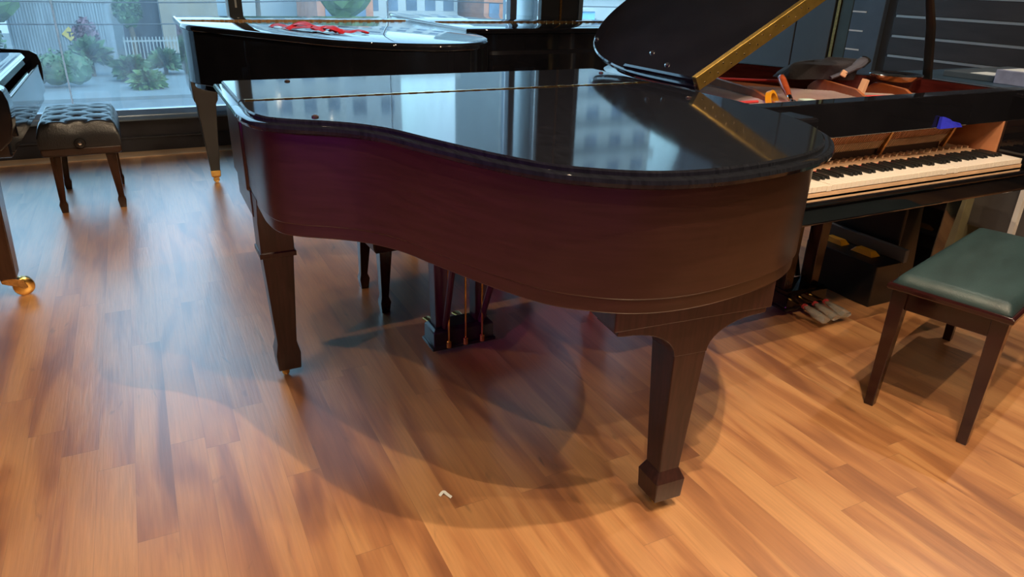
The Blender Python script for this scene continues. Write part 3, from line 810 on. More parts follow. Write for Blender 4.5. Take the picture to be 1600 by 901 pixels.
bm = NB(); box(bm, 0.12, 1.345, 0.240, 0.262, 0.716, 0.737); obj('key_stick_rail', bm, PALE, sp, 0, 0.001)
bm = NB(); box(bm, 0.12, 1.345, 0.236, 0.240, 0.716, 0.740); tag(obj('felt_line', bm, FELTR, sp, 0), 'thin red felt strip behind the black keys')
bm = NB()
for k in range(88):
    x = 0.124 + k * 1.218 / 88; box(bm, x, x + 0.0118, 0.264, 0.42, 0.714, 0.734)
    box(bm, x + 0.003, x + 0.009, 0.305 + 0.008 * (k % 3), 0.325 + 0.008 * (k % 3), 0.734, 0.742)
o = obj('key_sticks', bm, PALE, sp, 0); o['kind'] = 'stuff'
bm = NB(); box(bm, 0.12, 1.20, 0.310, 0.335, 0.838, 0.852); obj('action_rail', bm, FELTG, sp, 0, 0.003)
bm = NB()
for k in range(88):
    x = 0.124 + k * 1.075 / 88
    rings(bm, [[(xx, y, z) for y, z in ((0.300, 0.836), (0.312, 0.838), (0.330, 0.806), (0.318, 0.803))] for xx in (x, x + 0.0066)])
o = obj('hammer_flanges', bm, PALEO, sp, 0); o['kind'] = 'stuff'
bm = NB()
for k in range(88):
    x = 0.124 + k * 1.075 / 88
    rings(bm, [[(xx, y, z) for y, z in ((0.318, 0.800), (0.330, 0.800), (0.352, 0.770), (0.336, 0.768))] for xx in (x, x + 0.0045)])
o = obj('repetition_levers', bm, PALE, sp, 0); o['kind'] = 'stuff'
bm = NB(); box(bm, 0.12, 1.20, 0.350, 0.42, 0.735, 0.835); obj('action_gap_shade', bm, mat('shadow_brown', (0.05, 0.02, 0.012), 0.7), sp, 0)  # dark backing sheet; its colour carries the shade in the gaps
for x in (0.12, 0.46, 0.80, 1.19):
    bm = NB(); rings(bm, [[(xx, y, z) for y, z in ((0.290, 0.842), (0.302, 0.848), (0.345, 0.745), (0.325, 0.745))] for xx in (x, x + 0.014)]); obj('action_bracket', bm, BRASSD, sp, 0, 0.002)
for x, y in ((0.10, 0.62), (1.36, 0.36), (0.60, 1.38)): ferrule_leg(sp, x, y, mt_=BLACK, wt=0.11, wb=0.062)
lyre(sp, 0.748, 0.475, 0.62, 0.69, BROWNP, BLACK, 0.25, wrapped=True)

# ================================================================ benches
def cushion(bm, x0, x1, y0, y1, z0, z1, nx=40, ny=40, tuft=None, crown=0.02, edge=0.05):
    """upholstered top; tuft = (columns, rows) of diamond buttoning"""
    def h(u, v):
        ex = min(u, 1 - u) * (x1 - x0); ey = min(v, 1 - v) * (y1 - y0)
        e = min(ex, ey)
        k = 1 - (1 - min(1, e / edge)) ** 3
        z = z1 - (z1 - z0) * 0.55 * (1 - k) + crown * math.sin(math.pi * u) * math.sin(math.pi * v) - crown
        if tuft:
            cx, cy = tuft
            a = u * cx; b = v * cy
            p = abs(math.sin(math.pi * (a + b) / 2)) * abs(math.sin(math.pi * (a - b) / 2))
            q = math.exp(-9 * ((math.sin(math.pi * (a + b) / 2)) ** 2 + (math.sin(math.pi * (a - b) / 2)) ** 2))
            z -= (0.020 * (1 - p ** 0.5) + 0.020 * q) * min(1, e / (edge * 0.5))
        return z
    g = [[bm.verts.new((x0 + (x1 - x0) * i / nx, y0 + (y1 - y0) * j / ny, h(i / nx, j / ny))) for i in range(nx + 1)] for j in range(ny + 1)]
    for j in range(ny):
        for i in range(nx): bm.faces.new((g[j][i], g[j][i + 1], g[j + 1][i + 1], g[j + 1][i]))
    rim = [g[0][i] for i in range(nx)] + [g[j][nx] for j in range(ny)] + [g[ny][i] for i in range(nx, 0, -1)] + [g[j][0] for j in range(ny, 0, -1)]
    lo = [bm.verts.new((v.co.x, v.co.y, z0)) for v in rim]
    n = len(rim)
    for i in range(n): bm.faces.new((rim[i], lo[i], lo[(i + 1) % n], rim[(i + 1) % n]))
    bm.faces.new(lo)
    return bm


def artist_bench(label, loc, rz, w, d, z_box, z_seam, z_top, tuft, group, leg_in=0.035, knob_axis='y'):
    r_ = thing('piano_bench', label, 'bench', loc, rz, group)
    bm = NB(); cushion(bm, -w / 2, w / 2, -d / 2, d / 2, z_seam, z_top, 56, 64, tuft, 0.012, 0.05)
    s_ = obj('seat', bm, LEATHER if tuft else BROWNL, r_, 50)
    if tuft:
        bm = NB()
        for i in range(0, tuft[0] + 1):
            for j in range(0, tuft[1] + 1):
                if (i + j) % 2 == 0 and 0 < i < tuft[0] and 0 < j < tuft[1]:
                    lathe(bm, [(0.001, -0.004), (0.010, -0.003), (0.009, 0.001), (0.001, 0.003)], 10,
                          Matrix.Translation((-w / 2 + w * i / tuft[0], -d / 2 + d * j / tuft[1], z_top - 0.034)))
        obj('buttons', bm, LEATHER, s_)
    bm = NB(); taper(bm, [(z_box, w - 0.03, d - 0.03), (z_seam - 0.035, w - 0.010, d - 0.010), (z_seam, w - 0.004, d - 0.004)]); obj('apron', bm, BROWNL, r_, 25, 0.008)
    for sx in (-1, 1):
        for sy in (-1, 1):
            M = Matrix.Translation((sx * (w / 2 - leg_in - 0.02), sy * (d / 2 - leg_in - 0.02), 0))
            bm = NB(); taper(bm, [(0.0, 0.034, 0.034), (0.050, 0.046, 0.046), (0.072, 0.032, 0.032), (z_box + 0.01, 0.056, 0.056, -sx * 0.012, -sy * 0.012)], M=M)
            obj('leg', bm, BROWNP, r_, 25, 0.002)
    for s2 in (-1, 1):
        Mk = Matrix.Translation((0, s2 * (d / 2 - 0.004), z_seam + 0.030)) @ Matrix.Rotation(-s2 * R(90), 4, 'X')
        bm = NB(); lathe(bm, [(0.008, 0.0), (0.008, 0.018), (0.026, 0.022), (0.030, 0.030), (0.026, 0.038), (0.010, 0.041)], 14, Mk); obj('knob', bm, BLACKS, r_)
        bm = NB(); lathe(bm, [(0.011, 0.0405), (0.009, 0.044), (0.002, 0.046)], 12, Mk); obj('knob_cap', bm, CHROME, r_)
    return r_


artist_bench('dark leather piano bench with diamond tufted seat standing by the window', (-0.375, 5.05, 0), R(1), 0.415, 0.66, 0.335, 0.385, 0.550, (4, 8), 'piano benches')
artist_bench('dark brown bench half hidden behind the big mahogany piano', (1.13, 2.885, 0), R(2), 0.80, 0.40, 0.285, 0.345, 0.46, None, 'piano benches', leg_in=0.035)

br = thing('piano_bench', 'polished mahogany bench with teal black padded seat at the right edge', 'bench', (2.535, 1.285, 0), R(15.5), 'piano benches')
bw_, bd_ = 0.83, 0.365
bm = NB(); box(bm, -bw_ / 2 + 0.035, bw_ / 2 - 0.035, -bd_ / 2 + 0.03, bd_ / 2 - 0.03, 0.375, 0.450); obj('apron', bm, BENCHW, br, 0, 0.003)
bm = NB(); slab(bm, [Vector(p) for p in ((-bw_ / 2, -bd_ / 2), (bw_ / 2, -bd_ / 2), (bw_ / 2, bd_ / 2), (-bw_ / 2, bd_ / 2))],
                [(0.444, -0.004), (0.450, 0.0), (0.460, 0.0), (0.466, -0.005)]); obj('seat_frame', bm, BENCHW, br, 25, 0.002)
bm = NB(); cushion(bm, -bw_ / 2 + 0.012, bw_ / 2 - 0.012, -bd_ / 2 + 0.012, bd_ / 2 - 0.012, 0.462, 0.512, 40, 24, None, 0.014, 0.035); obj('seat', bm, TEAL, br, 60)
for sx in (-1, 1):
    for sy in (-1, 1):
        bm = NB(); taper(bm, [(0.0, 0.030, 0.030, sx * 0.012, sy * 0.004), (0.40, 0.046, 0.046), (0.446, 0.048, 0.048)], sx * (bw_ / 2 - 0.045), sy * (bd_ / 2 - 0.037)); obj('leg', bm, BENCHW, br, 25, 0.002)

# ================================================================ red ribbon on the black piano
def ribbon_strip(bm, pts, wd, th=0.0012):
    P = spline(pts, 8); loops = []
    for i, p in enumerate(P):
        t = (P[min(i + 1, len(P) - 1)] - P[max(i - 1, 0)]).normalized(); s_ = Vector((-t.y, t.x, 0.35)).normalized()
        n_ = t.cross(s_).normalized()
        loops.append([p + s_ * wd, p + s_ * wd + n_ * th, p - s_ * wd + n_ * th, p - s_ * wd])
    return rings(bm, loops)


bm = NB(); Z = 1.052
for k in range(4):
    j = lambda a: random.uniform(-a, a)
    ribbon_strip(bm, [(0.705, 4.47 - 0.02 * k, Z), (0.74, 4.40 + j(.04), Z + 0.012), (0.80, 4.28 + j(.04), Z + 0.004), (0.86, 4.12 + j(.05), Z + 0.02), (0.90, 4.02 + j(.06), Z + 0.008)], 0.011)
for k in range(6):
    j = lambda a: random.uniform(-a, a)
    ribbon_strip(bm, [(0.76 + j(.02), 4.22 + j(.1), Z + 0.004), (0.84 + j(.02), 4.16 + j(.1), Z + 0.03 + j(.01)), (0.89 + j(.02), 4.10 + j(.1), Z + 0.012), (0.93 + j(.03), 4.00 + j(.06), Z + 0.026), (0.98 + j(.02), 3.95 + j(.06), Z + 0.004)], 0.013)
for k in range(4):
    j = lambda a: random.uniform(-a, a)
    ribbon_strip(bm, [(0.93, 4.0, Z + 0.006), (0.99, 4.04 + j(.06), Z + 0.012), (1.03 + j(.01), 3.98 + j(.07), Z + 0.003), (1.08, 3.93 + j(.03), Z + 0.012), (1.105, 3.89 + j(.02), Z + 0.003), (1.08, 3.90, Z + 0.008)], 0.009)
o = obj('ribbon', bm, RIBBON); tag(o, 'crumpled red ribbon lanyard lying on the black piano lid by the window', 'ribbon')

# ================================================================ things in and on the opened piano
def at(x, y, z): return Vector((x, y, z))


# tuning lever with varnished wooden handle
tl = thing('tuning_lever', 'tuning lever with reddish brown wooden handle leaning in the opened piano', 'tool', (2.245, 2.01, 0.92))
a = Vector((-0.01, 0.0, 0.010)); b = Vector((0.10, 0.185, 0.085)); d = (b - a).normalized(); q = d.to_track_quat('Z', 'Y').to_matrix().to_4x4()
M = Matrix.Translation(a) @ q; L_ = (b - a).length
bm = NB(); lathe(bm, [(0.009, 0.055), (0.0115, 0.075), (0.015, 0.12), (0.0165, L_ - 0.04), (0.015, L_ - 0.012), (0.008, L_)], 16, M); obj('handle', bm, HANDLE, tl)
bm = NB(); lathe(bm, [(0.0085, 0.028), (0.0095, 0.032), (0.0095, 0.056), (0.009, 0.060)], 14, M); obj('ferrule', bm, CHROME, tl)
bm = NB(); tube(bm, [a + d * 0.03, a], 0.006, 10); lathe(bm, [(0.009, -0.028), (0.011, -0.022), (0.012, 0.010), (0.007, 0.014)], 10, Matrix.Translation(a)); obj('tip', bm, CHROME, tl)
# amber roll of tape
bm = NB(); seg = 28
lo = []
for k in range(seg + 1):
    pass
ring_wall(bm, [Vector((0.050 * math.cos(t), 0.050 * math.sin(t))) for t in [2 * math.pi * k / seg for k in range(seg)]],
          [Vector((0.038 * math.cos(t), 0.038 * math.sin(t))) for t in [2 * math.pi * k / seg for k in range(seg)]], -0.010, 0.010)
o = obj('tape_roll', bm, YELLOWT, smooth=40); o.location = (2.225, 2.10, 0.918); o.rotation_euler = (R(68), R(4), R(25)); tag(o, 'amber ring of tape beside the wooden tuning lever handle', 'tape')
bm = NB(); slab(bm, [Vector(p) for p in ((-0.028, -0.020), (0.028, -0.020), (0.028, 0.020), (-0.028, 0.020))], [(0, 0), (0.014, 0), (0.017, -0.004)])
o = obj('felt_mute', bm, mat('pale_teal_felt', (0.42, 0.55, 0.50), 0.9, var=0.1)); o.location = (2.325, 2.02, 0.924); o.rotation_euler = (0, 0, R(-14)); tag(o, 'pale teal felt mute lying on the strings by the tuning lever', 'felt')
# wooden wedge
bm = NB(); rings(bm, [[(x, y, z) for x, z in ((-0.016, 0), (0.016, 0), (0.013, 0.075), (-0.011, 0.075))] for y in (-0.012, 0.012)])
o = obj('wooden_wedge', bm, WEDGE, None, 0, 0.002); o.location = (2.735, 2.11, 0.918); o.rotation_euler = (R(4), R(14), R(10)); tag(o, 'small pale wooden wedge standing between the plate struts of the opened piano', 'wedge')
# black cloth bag
bg_ = thing('cloth_bag', 'open black cloth bag slumped inside the opened piano', 'bag', (2.80, 2.42, 0.957), R(-20))
bm = NB()
nu, nv = 36, 20; loops = []
for j in range(nv + 1):
    v = j / nv; lp_ = []
    for i in range(nu):
        u = 2 * math.pi * i / nu
        rx = 0.185 * (1 - 0.30 * v ** 2) ; ry = 0.085 * (1 - 0.15 * v)
        x = rx * math.cos(u) + 0.07 * v; y = ry * math.sin(u) + 0.02 * math.sin(3 * u + 4 * v)
        z = 0.080 * math.sin(v * math.pi / 2) * (1 + 0.12 * math.cos(u) + 0.06 * math.sin(2 * u + 3 * v))
        f_ = 1 + 0.035 * math.sin(5 * u + 6 * v) + 0.02 * math.sin(11 * u - 5 * v)
        lp_.append((x * f_ * (1 - 0.75 * max(0, v - 0.7) / 0.3), y * f_ * (1 - 0.8 * max(0, v - 0.7) / 0.3), z))
    loops.append(lp_)
rings(bm, loops); obj('bag_body', bm, BLKCLOTH, bg_, 60)
bm = NB(); tube(bm, spline([(0.02, -0.105, 0.012), (0.08, -0.10, 0.035), (0.15, -0.075, 0.060), (0.20, -0.04, 0.082)], 6), [0.012] * 6 + [0.020] * 6 + [0.026] * 7, 10, 0.7); obj('rolled_hem', bm, GREYCL, bg_)
bm = NB(); tube(bm, [(0.19, -0.045, 0.060), (0.215, -0.035, 0.088)], [0.02, 0.028], 10, 0.8); obj('zip_end', bm, BLACKS, bg_)
bm = NB(); taper(bm, [(0, 0.030, 0.014), (0.028, 0.026, 0.012)], M=Matrix.Translation((0.07, -0.112, 0.02)) @ Matrix.Rotation(R(25), 4, 'Y')); obj('toggle', bm, WEDGE, bg_, 0, 0.004)
# shiny dish
ds = thing('metal_dish', 'shiny round metal dish lying on the strings behind the wooden wedge', 'dish', (3.07, 2.20, 0.957))
bm = NB(); lathe(bm, [(0.060, 0.0), (0.092, 0.012), (0.112, 0.030), (0.116, 0.033), (0.112, 0.036), (0.085, 0.026), (0.02, 0.022)], 36); obj('bowl', bm, CHROME, ds)
bm = NB(); lathe(bm, [(0.050, 0.024), (0.040, 0.030), (0.006, 0.032)], 24); obj('inset', bm, BLACKS, ds)
# blue cloth in front of the stretcher
bm = NB(); nx = 18
top = []
for i in range(nx + 1):
    s_ = i / nx; top.append((s_ * 0.135, 0.042 * (1 - s_) ** 0.8 + 0.004 + 0.002 * math.sin(9 * s_)))
fr_ = [(x, 0.0 + 0.004 * math.sin(14 * x * 7), z) for x, z in top] + [(x, -0.004, 0.0) for x, z in reversed(top)]
bk_ = [(x, 0.010 + 0.004 * math.sin(14 * x * 7), z * 0.96) for x, z in top] + [(x, 0.012, 0.0) for x, z in reversed(top)]
rings(bm, [fr_, bk_]); o = obj('blue_cloth', bm, BLUEC, None, 40); o.location = (X0 + 0.925, Y0 + FY - 0.014, 0.862)
tag(o, 'folded bright blue cloth tucked above the bare piano action', 'cloth')
# paper scrap on the floor
bm = NB(); ribbon_strip(bm, [(0, 0, 0.003), (0.014, 0.006, 0.008), (0.020, -0.004, 0.006), (0.028, -0.020, 0.003)], 0.004, 0.0006)
o = obj('paper_scrap', bm, WHITEP); o.location = (0.567, 1.505, 0); tag(o, 'tiny curled white paper scrap on the wooden floor in front', 'scrap')

# ================================================================ display table and goods by the right wall
dt = thing('display_table', 'dark navy display table with olive leg panels between opened piano and right wall', 'table', (3.80, 0, 0))
bm = NB(); box(bm, 0.0, 0.93, 1.25, 2.86, 0.865, 0.90); obj('table_top', bm, NAVY, dt, 0, 0.004)
for y in (1.42, 2.22, 2.72):
    bm = NB(); box(bm, 0.13, 0.86, y, y + 0.09, 0.0, 0.865); obj('leg_panel', bm, OLIVE, dt, 0, 0.003)
bm = NB(); box(bm, 0.20, 0.24, 1.51, 2.72, 0.15, 0.865); obj('modesty_panel', bm, GREYP, dt, 0, 0.003)
bm = NB(); box(bm, 0.10, 0.13, 1.93, 1.955, 0.0, 0.865); obj('light_strip', bm, WHITEL, dt, 0)
bk = thing('folder', 'slate grey folder with white label on the navy display table', 'folder', (4.36, 2.47, 0.90), R(2))
bm = NB(); box(bm, -0.30, 0.34, -0.12, 0.16, 0.0, 0.032); obj('cover', bm, SLATE, bk, 0, 0.003)
bm = NB(); box(bm, -0.285, -0.13, -0.10, 0.02, 0.0322, 0.0334); obj('label_sticker', bm, WHITEP, bk, 0)
bx = thing('boxed_goods', 'lilac printed carton with pale window beside the slate grey folder', 'box', (4.28, 2.235, 0.90), 0)
bm = NB(); box(bm, -0.24, 0.30, -0.09, 0.09, 0.0, 0.07); obj('carton', bm, LILAC, bx, 0, 0.003)
bm = NB(); box(bm, -0.22, -0.06, -0.07, 0.07, 0.0702, 0.0714); obj('window_film', bm, WHITEP, bx, 0)

# low chest with grey bar and yellow pieces, and black case, under the opened piano
tchest = thing('low_chest', 'low dark chest with grey edge bar and yellow pieces under the opened piano', 'chest', (2.905, 2.09, 0), 0)
bm = NB(); box(bm, -0.085, 0.085, -0.20, 0.20, 0.0, 0.20); obj('chest_body', bm, BLACKS, tchest, 0, 0.004)
bm = NB(); box(bm, 0.070, 0.095, -0.215, 0.215, 0.20, 0.262); obj('chest_bar', bm, GREYP, tchest, 0, 0.004)
for y in (-0.05, 0.12):
    bm = NB(); taper(bm, [(0.2, 0.06, 0.12), (0.222, 0.035, 0.08)], 0.02, y); obj('yellow_piece', bm, YELLOWT, tchest, 0, 0.002)
ec = thing('equipment_case', 'tall black equipment case standing beside the low chest under the opened piano', 'case', (3.12, 2.17, 0), 0)
bm = NB(); box(bm, -0.095, 0.115, -0.22, 0.22, 0.012, 0.60); obj('case_body', bm, BLACKS, ec, 0, 0.008)
for y in (-0.17, 0.17):
    bm = NB(); box(bm, -0.08, 0.10, y - 0.02, y + 0.02, 0.0, 0.013); obj('foot', bm, BLACKS, ec, 0, 0.003)

# ================================================================ outdoors, one storey below
ZG = -3.8
bm = NB(); box(bm, -80, 110, 6.6, 34.0, ZG - 0.3, ZG); structure(obj('street', bm, ASPH, smooth=0))
bm = NB(); box(bm, -80, 110, 34.0, 140.0, ZG - 0.3, ZG + 0.14); structure(obj('pavement', bm, CONC, smooth=0))


def leaves(bm, c, rad, n, size, up=0.3, blade=False, seed=0):
    rnd = random.Random(seed)
    for k in range(n):
        th = rnd.uniform(0, 2 * math.pi); ph = math.acos(rnd.uniform(-0.35, 1))
        rr = rnd.uniform(0.55, 1.0)
        p = Vector((c[0] + rad[0] * rr * math.sin(ph) * math.cos(th), c[1] + rad[1] * rr * math.sin(ph) * math.sin(th), c[2] + rad[2] * rr * math.cos(ph)))
        if blade:
            base_ = Vector((c[0], c[1], c[2])) + Vector((p.x - c[0], p.y - c[1], p.z - c[2])) * 0.15
            dr = (p - base_); s_ = dr.cross(Vector((rnd.uniform(-1, 1), rnd.uniform(-1, 1), 0.3))).normalized() * size * 0.12
            v = [bm.verts.new(base_ - s_), bm.verts.new(base_ + s_), bm.verts.new(base_ + dr * 0.6 + s_ * 1.2), bm.verts.new(base_ + dr + Vector((0, 0, -0.1 * size))), bm.verts.new(base_ + dr * 0.6 - s_ * 1.2)]
            bm.faces.new(v)
        else:
            a = Vector((rnd.uniform(-1, 1), rnd.uniform(-1, 1), rnd.uniform(-1, 1))).normalized(); b_ = a.cross(Vector((rnd.uniform(-1, 1), rnd.uniform(-1, 1), 1))).normalized()
            a *= size * rnd.uniform(.6, 1.2); b_ *= size * 0.5
            bm.faces.new([bm.verts.new(p - a), bm.verts.new(p + b_), bm.verts.new(p + a), bm.verts.new(p - b_)])
    return bm


def core(bm, c, rad, seed):
    rnd = random.Random(seed)
    r_ = bmesh.ops.create_icosphere(bm, subdivisions=3, radius=1.0)
    for v in r_['verts']:
        k = 0.82 * (1 + rnd.uniform(-0.10, 0.10))
        v.co = Vector((c[0] + v.co.x * rad[0] * k, c[1] + v.co.y * rad[1] * k, c[2] + v.co.z * rad[2] * k))


def bush(name, label, cat, c, rad, mt_, n, size, blade, seed, group='plants outside the window', trunk=False):
    """c is the crown centre"""
    r_ = thing(name, label, cat, (c[0], c[1], ZG + 0.14), 0, group)
    h = c[2] - (ZG + 0.14)
    bm = NB(); cc = (0, 0, h)
    if not blade: core(bm, cc, rad, seed)
    leaves(bm, cc, rad, n, size, blade=blade, seed=seed); obj('foliage', bm, mt_, r_, 0)
    if trunk:
        bm = NB(); tube(bm, [(0, 0, 0), (0.1, 0, h * 0.5), (0, 0, h)], [0.18, 0.14, 0.10], 10); obj('trunk', bm, TRUNK, r_)
    elif blade:
        bm = NB(); tube(bm, [(0, 0, 0), (0, 0, h)], 0.10, 8); obj('trunk', bm, TRUNK, r_)
    return r_


# clipped hedge
hd = thing('hedge', 'long low clipped green hedge along the pavement at the left', 'hedge', (-3.3, 37.5, ZG + 0.14), 0, 'plants outside the window')
bm = NB()
for k in range(7): core(bm, (-4.0 + 0.80 * k, 0, 0.75), (0.75, 0.6, 0.80), k); leaves(bm, (-4.0 + 0.80 * k, 0, 0.75), (0.78, 0.65, 0.85), 220, 0.10, seed=50 + k)
obj('foliage', bm, LEAF, hd, 0)
bush('spiky_shrub', 'tall spiky shrub left of the fence posts beyond the glass', 'shrub', (-2.0, 41.0, -2.75), (1.25, 1.0, 1.25), LEAF, 260, 1.2, True, 1)
bush('spiky_shrub', 'wide spiky shrub in front of the pale fence', 'shrub', (-0.3, 39.0, -3.2), (1.15, 1.0, 1.0), LEAF, 260, 1.2, True, 2)
bush('spiky_shrub', 'bright green spiky shrub nearest the kerb by the fence', 'shrub', (0.25, 36.2, -3.4), (1.0, 0.9, 0.80), LEAFL, 240, 1.1, True, 3)
bush('spiky_shrub', 'spiky shrub rightmost in the row before the tan wall', 'shrub', (1.2, 40.9, -3.1), (1.1, 0.9, 0.95), LEAF, 240, 1.1, True, 4)
bush('leafy_shrub', 'dark purple leaved shrub before the grey metal gate', 'shrub', (-2.15, 43.6, -2.2), (0.6, 0.6, 1.1), LEAFP, 500, 0.16, False, 5)
bush('leafy_tree', 'light green tree at far left beyond the glass', 'tree', (-6.2, 42.6, 0.6), (2.2, 1.5, 2.6), LEAFL, 1500, 0.22, False, 6, trunk=True)
bush('leafy_tree', 'darker green low tree under the light green one at left', 'tree', (-6.4, 39.6, -2.0), (1.3, 1.1, 1.4), LEAF, 1000, 0.18, False, 7, trunk=True)
bush('leafy_tree', 'round green tree behind the pale fence beside the grey pillar', 'tree', (-0.10, 45.5, -0.9), (0.7, 0.6, 1.1), LEAF, 900, 0.16, False, 8, trunk=True)
bush('leafy_tree', 'tall green tree beyond the glass right of the dark mullion', 'tree', (7.2, 50.0, 2.6), (3.2, 2.5, 3.4), LEAF, 2000, 0.3, False, 9, trunk=True)
bush('leafy_tree', 'green tree in front of the white building outside', 'tree', (12.0, 47.0, 0.8), (2.2, 2.0, 2.6), LEAFL, 1400, 0.24, False, 10, trunk=True)

# grey corrugated gate with yellow sign
gt = thing('metal_gate', 'grey corrugated metal gate with yellow diamond sign across the street', 'gate', (-3.4, 45.5, ZG + 0.14))
bm = NB()
for k in range(34): box(bm, -2.2 + 0.13 * k, -2.2 + 0.13 * k + 0.08, -0.05, 0.03, 0.1, 3.1)
box(bm, -2.2, 2.5, 0.0, 0.05, 0.1, 3.1); obj('gate_sheet', bm, METALO, gt, 0)
bm = NB(); box(bm, -2.3, 2.3, -0.06, 0.06, 3.1, 3.25); obj('gate_rail', bm, PILLAR, gt, 0)
sg = thing('warning_sign', 'yellow diamond sign fixed on the grey metal gate', 'sign', (-2.95, 45.40, -2.05))
bm = NB(); box(bm, -0.26, 0.26, -0.012, 0.012, -0.26, 0.26, Matrix.Rotation(R(45), 4, 'Y')); obj('sign_plate', bm, SIGNY, sg, 0, 0.01)
bm = NB(); box(bm, -0.04, 0.04, -0.018, -0.013, -0.14, 0.12); box(bm, -0.12, 0.12, -0.018, -0.013, 0.06, 0.12); obj('sign_mark', bm, DARKO, sg, 0)
# pillar, dark garage opening, tan wall
gp_ = thing('gatehouse', 'grey rendered gatehouse with dark open bay beside the metal gate', 'building', (0.2, 47.5, ZG + 0.14))
bm = NB(); box(bm, -1.35, -0.65, -0.4, 0.4, 0, 5.0); obj('pillar', bm, PILLAR, gp_, 0)
bm = NB(); box(bm, -0.65, 1.35, 1.0, 1.4, 0, 5.0); obj('dark_bay', bm, DARKO, gp_, 0)
bm = NB(); box(bm, -6.5, 4.0, -0.5, 1.4, 4.4, 5.2); obj('roof_beam', bm, METALO, gp_, 0)
bm = NB(); box(bm, 1.35, 4.4, -0.4, 0.6, 0, 5.6); obj('side_wall', bm, WALLO, gp_, 0)
bm = NB(); box(bm, -6.5, -1.35, 0.8, 1.2, 3.0, 4.5); obj('back_wall', bm, PILLAR, gp_, 0)
# picket fence
fc = thing('picket_fence', 'pale metal picket fence in front of the dark bay', 'fence', (1.0, 44.0, ZG + 0.14))
for k in range(19):
    bm = NB(); box(bm, -1.5 + 0.17 * k, -1.5 + 0.17 * k + 0.05, -0.02, 0.02, 0.1, 1.55); obj('picket', bm, FENCEW, fc, 0)
for z in (0.25, 1.3):
    bm = NB(); box(bm, -1.55, 1.70, 0.021, 0.06, z, z + 0.08); obj('rail', bm, FENCEW, fc, 0)
bm = NB(); box(bm, -1.6, 1.75, -0.12, 0.12, 0.0, 0.1); obj('base_wall', bm, WALLO, fc, 0)
# meter box
mb = thing('meter_box', 'small white meter box on the tan wall by the fence', 'box', (1.62, 43.0, -2.9))
bm = NB(); box(bm, -0.22, 0.22, -0.1, 0.1, -0.2, 0.2); obj('box_body', bm, FENCEW, mb, 0, 0.01)
bm = NB(); box(bm, -0.15, 0.15, -0.12, 0.0, -0.88, -0.2); obj('box_post', bm, PILLAR, mb, 0)


def facade(name, label, loc, w_, h_, d_, wall_m, cols, rows, ww, wh, z_first, group='buildings across the street', balcony=False, roof=None):
    r_ = thing(name, label, 'building', loc, 0, group)
    bm = NB(); box(bm, -w_ / 2, w_ / 2, 0, d_, 0, h_); obj('wall', bm, wall_m, r_, 0)
    bm = NB(); box(bm, -w_ / 2 - 0.2, w_ / 2 + 0.2, -0.3, d_ + 0.2, h_, h_ + 0.5); obj('roof', bm, roof or wall_m, r_, 0)
    dz = (h_ - z_first) / rows
    for j in range(rows):
        for i in range(cols):
            x = -w_ / 2 + w_ * (i + 0.5) / cols; z = z_first + dz * j + 0.5
            bm = NB(); box(bm, x - ww / 2, x + ww / 2, -0.06, 0.05, z, z + wh); obj('window', bm, WINO, r_, 0)
        if balcony:
            bm = NB(); box(bm, -w_ / 2, w_ / 2, -1.0, 0, z_first + dz * j - 0.1, z_first + dz * j + 0.08); box(bm, -w_ / 2, w_ / 2, -1.0, -0.92, z_first + dz * j + 0.08, z_first + dz * j + 0.9); obj('balcony', bm, BLDW, r_, 0)
    return r_


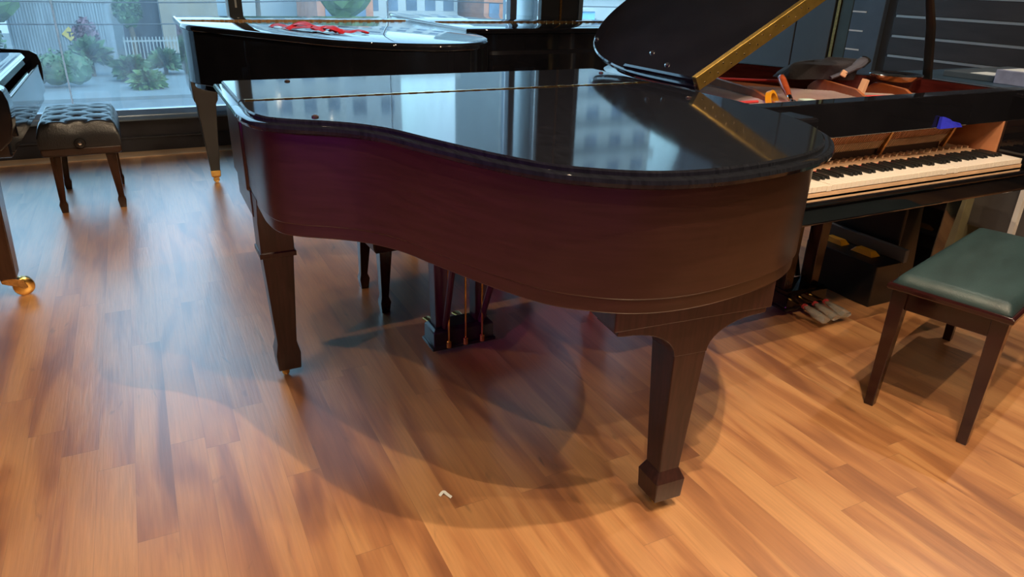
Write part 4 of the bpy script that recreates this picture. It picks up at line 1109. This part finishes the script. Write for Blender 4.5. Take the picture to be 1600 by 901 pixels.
facade('apartment_building', 'pale apartment block with square windows, left of the dark mullion', (-8.5, 68, ZG), 14, 27, 10, BLDB, 5, 7, 1.5, 1.6, 4.0)
facade('apartment_building', 'pale tall block with rows of small square windows behind the mullion', (12.8, 69.5, ZG), 9, 30, 8, BLDW, 4, 9, 1.15, 1.4, 3.0)
facade('apartment_building', 'low blue grey building behind the dark mullion', (22.0, 82, ZG), 10, 24, 10, BLDB, 3, 3, 1.6, 1.8, 4.0)
facade('apartment_building', 'white building with tall windows seen above the black piano lids', (23.0, 66, ZG), 9, 13, 10, BLDW, 5, 3, 1.0, 2.2, 1.5)
facade('brick_house', 'red brick house beside the white building outside', (15.4, 60, ZG), 4.5, 8, 8, BLDR, 2, 2, 1.0, 1.4, 1.2, roof=ROOFO)
facade('brick_house', 'red brick building with terracotta roof left of the pillar', (30.4, 62, ZG), 4.0, 7, 8, BLDR, 2, 2, 1.0, 1.4, 1.0, roof=ROOFO)
facade('apartment_building', 'white block with long balconies beyond the right window', (43.0, 68, ZG), 20, 26, 12, BLDW, 6, 7, 1.6, 2.0, 4.0, balcony=True)
br_ = thing('site_barrier', 'orange and white site barrier outside the right window', 'barrier', (36.0, 56.0, ZG + 0.14))
for z in (0.6, 1.3):
    bm = NB(); box(bm, -7, 4, -0.05, 0.05, z, z + 0.35); obj('barrier_board', bm, ORANGE, br_, 0)
for x in (-6.5, -3, 0.5, 3.6):
    bm = NB(); box(bm, x - 0.06, x + 0.06, 0.05, 0.2, 0, 1.8); obj('barrier_post', bm, FENCEW, br_, 0)
kb = thing('blue_kiosk', 'light blue kiosk standing behind the orange site barrier', 'kiosk', (35.6, 57.5, ZG + 0.14))
bm = NB(); box(bm, -1.7, 1.7, 0, 2, 0, 2.3); obj('kiosk_body', bm, BLUEO, kb, 0, 0.05)
bm = NB(); box(bm, -1.9, 1.9, -0.2, 2.2, 2.3, 2.5); obj('kiosk_roof', bm, BLDW, kb, 0)
for (z0, y, sag, lab) in ((-0.6, 34.0, 0.25, 'lowest black power cable sagging across the street'), (0.25, 34.3, 0.3, 'middle black power cable sagging across the street'), (0.75, 34.6, 0.35, 'topmost black power cable sagging across the street')):
    bm = NB(); tube(bm, [(-14 + 3.2 * k, y, z0 - sag * math.sin(math.pi * ((k % 8) / 8))) for k in range(17)], 0.028, 6)
    tag(obj('power_cable', bm, CABLE), lab, 'cable', 'power cables across the street')
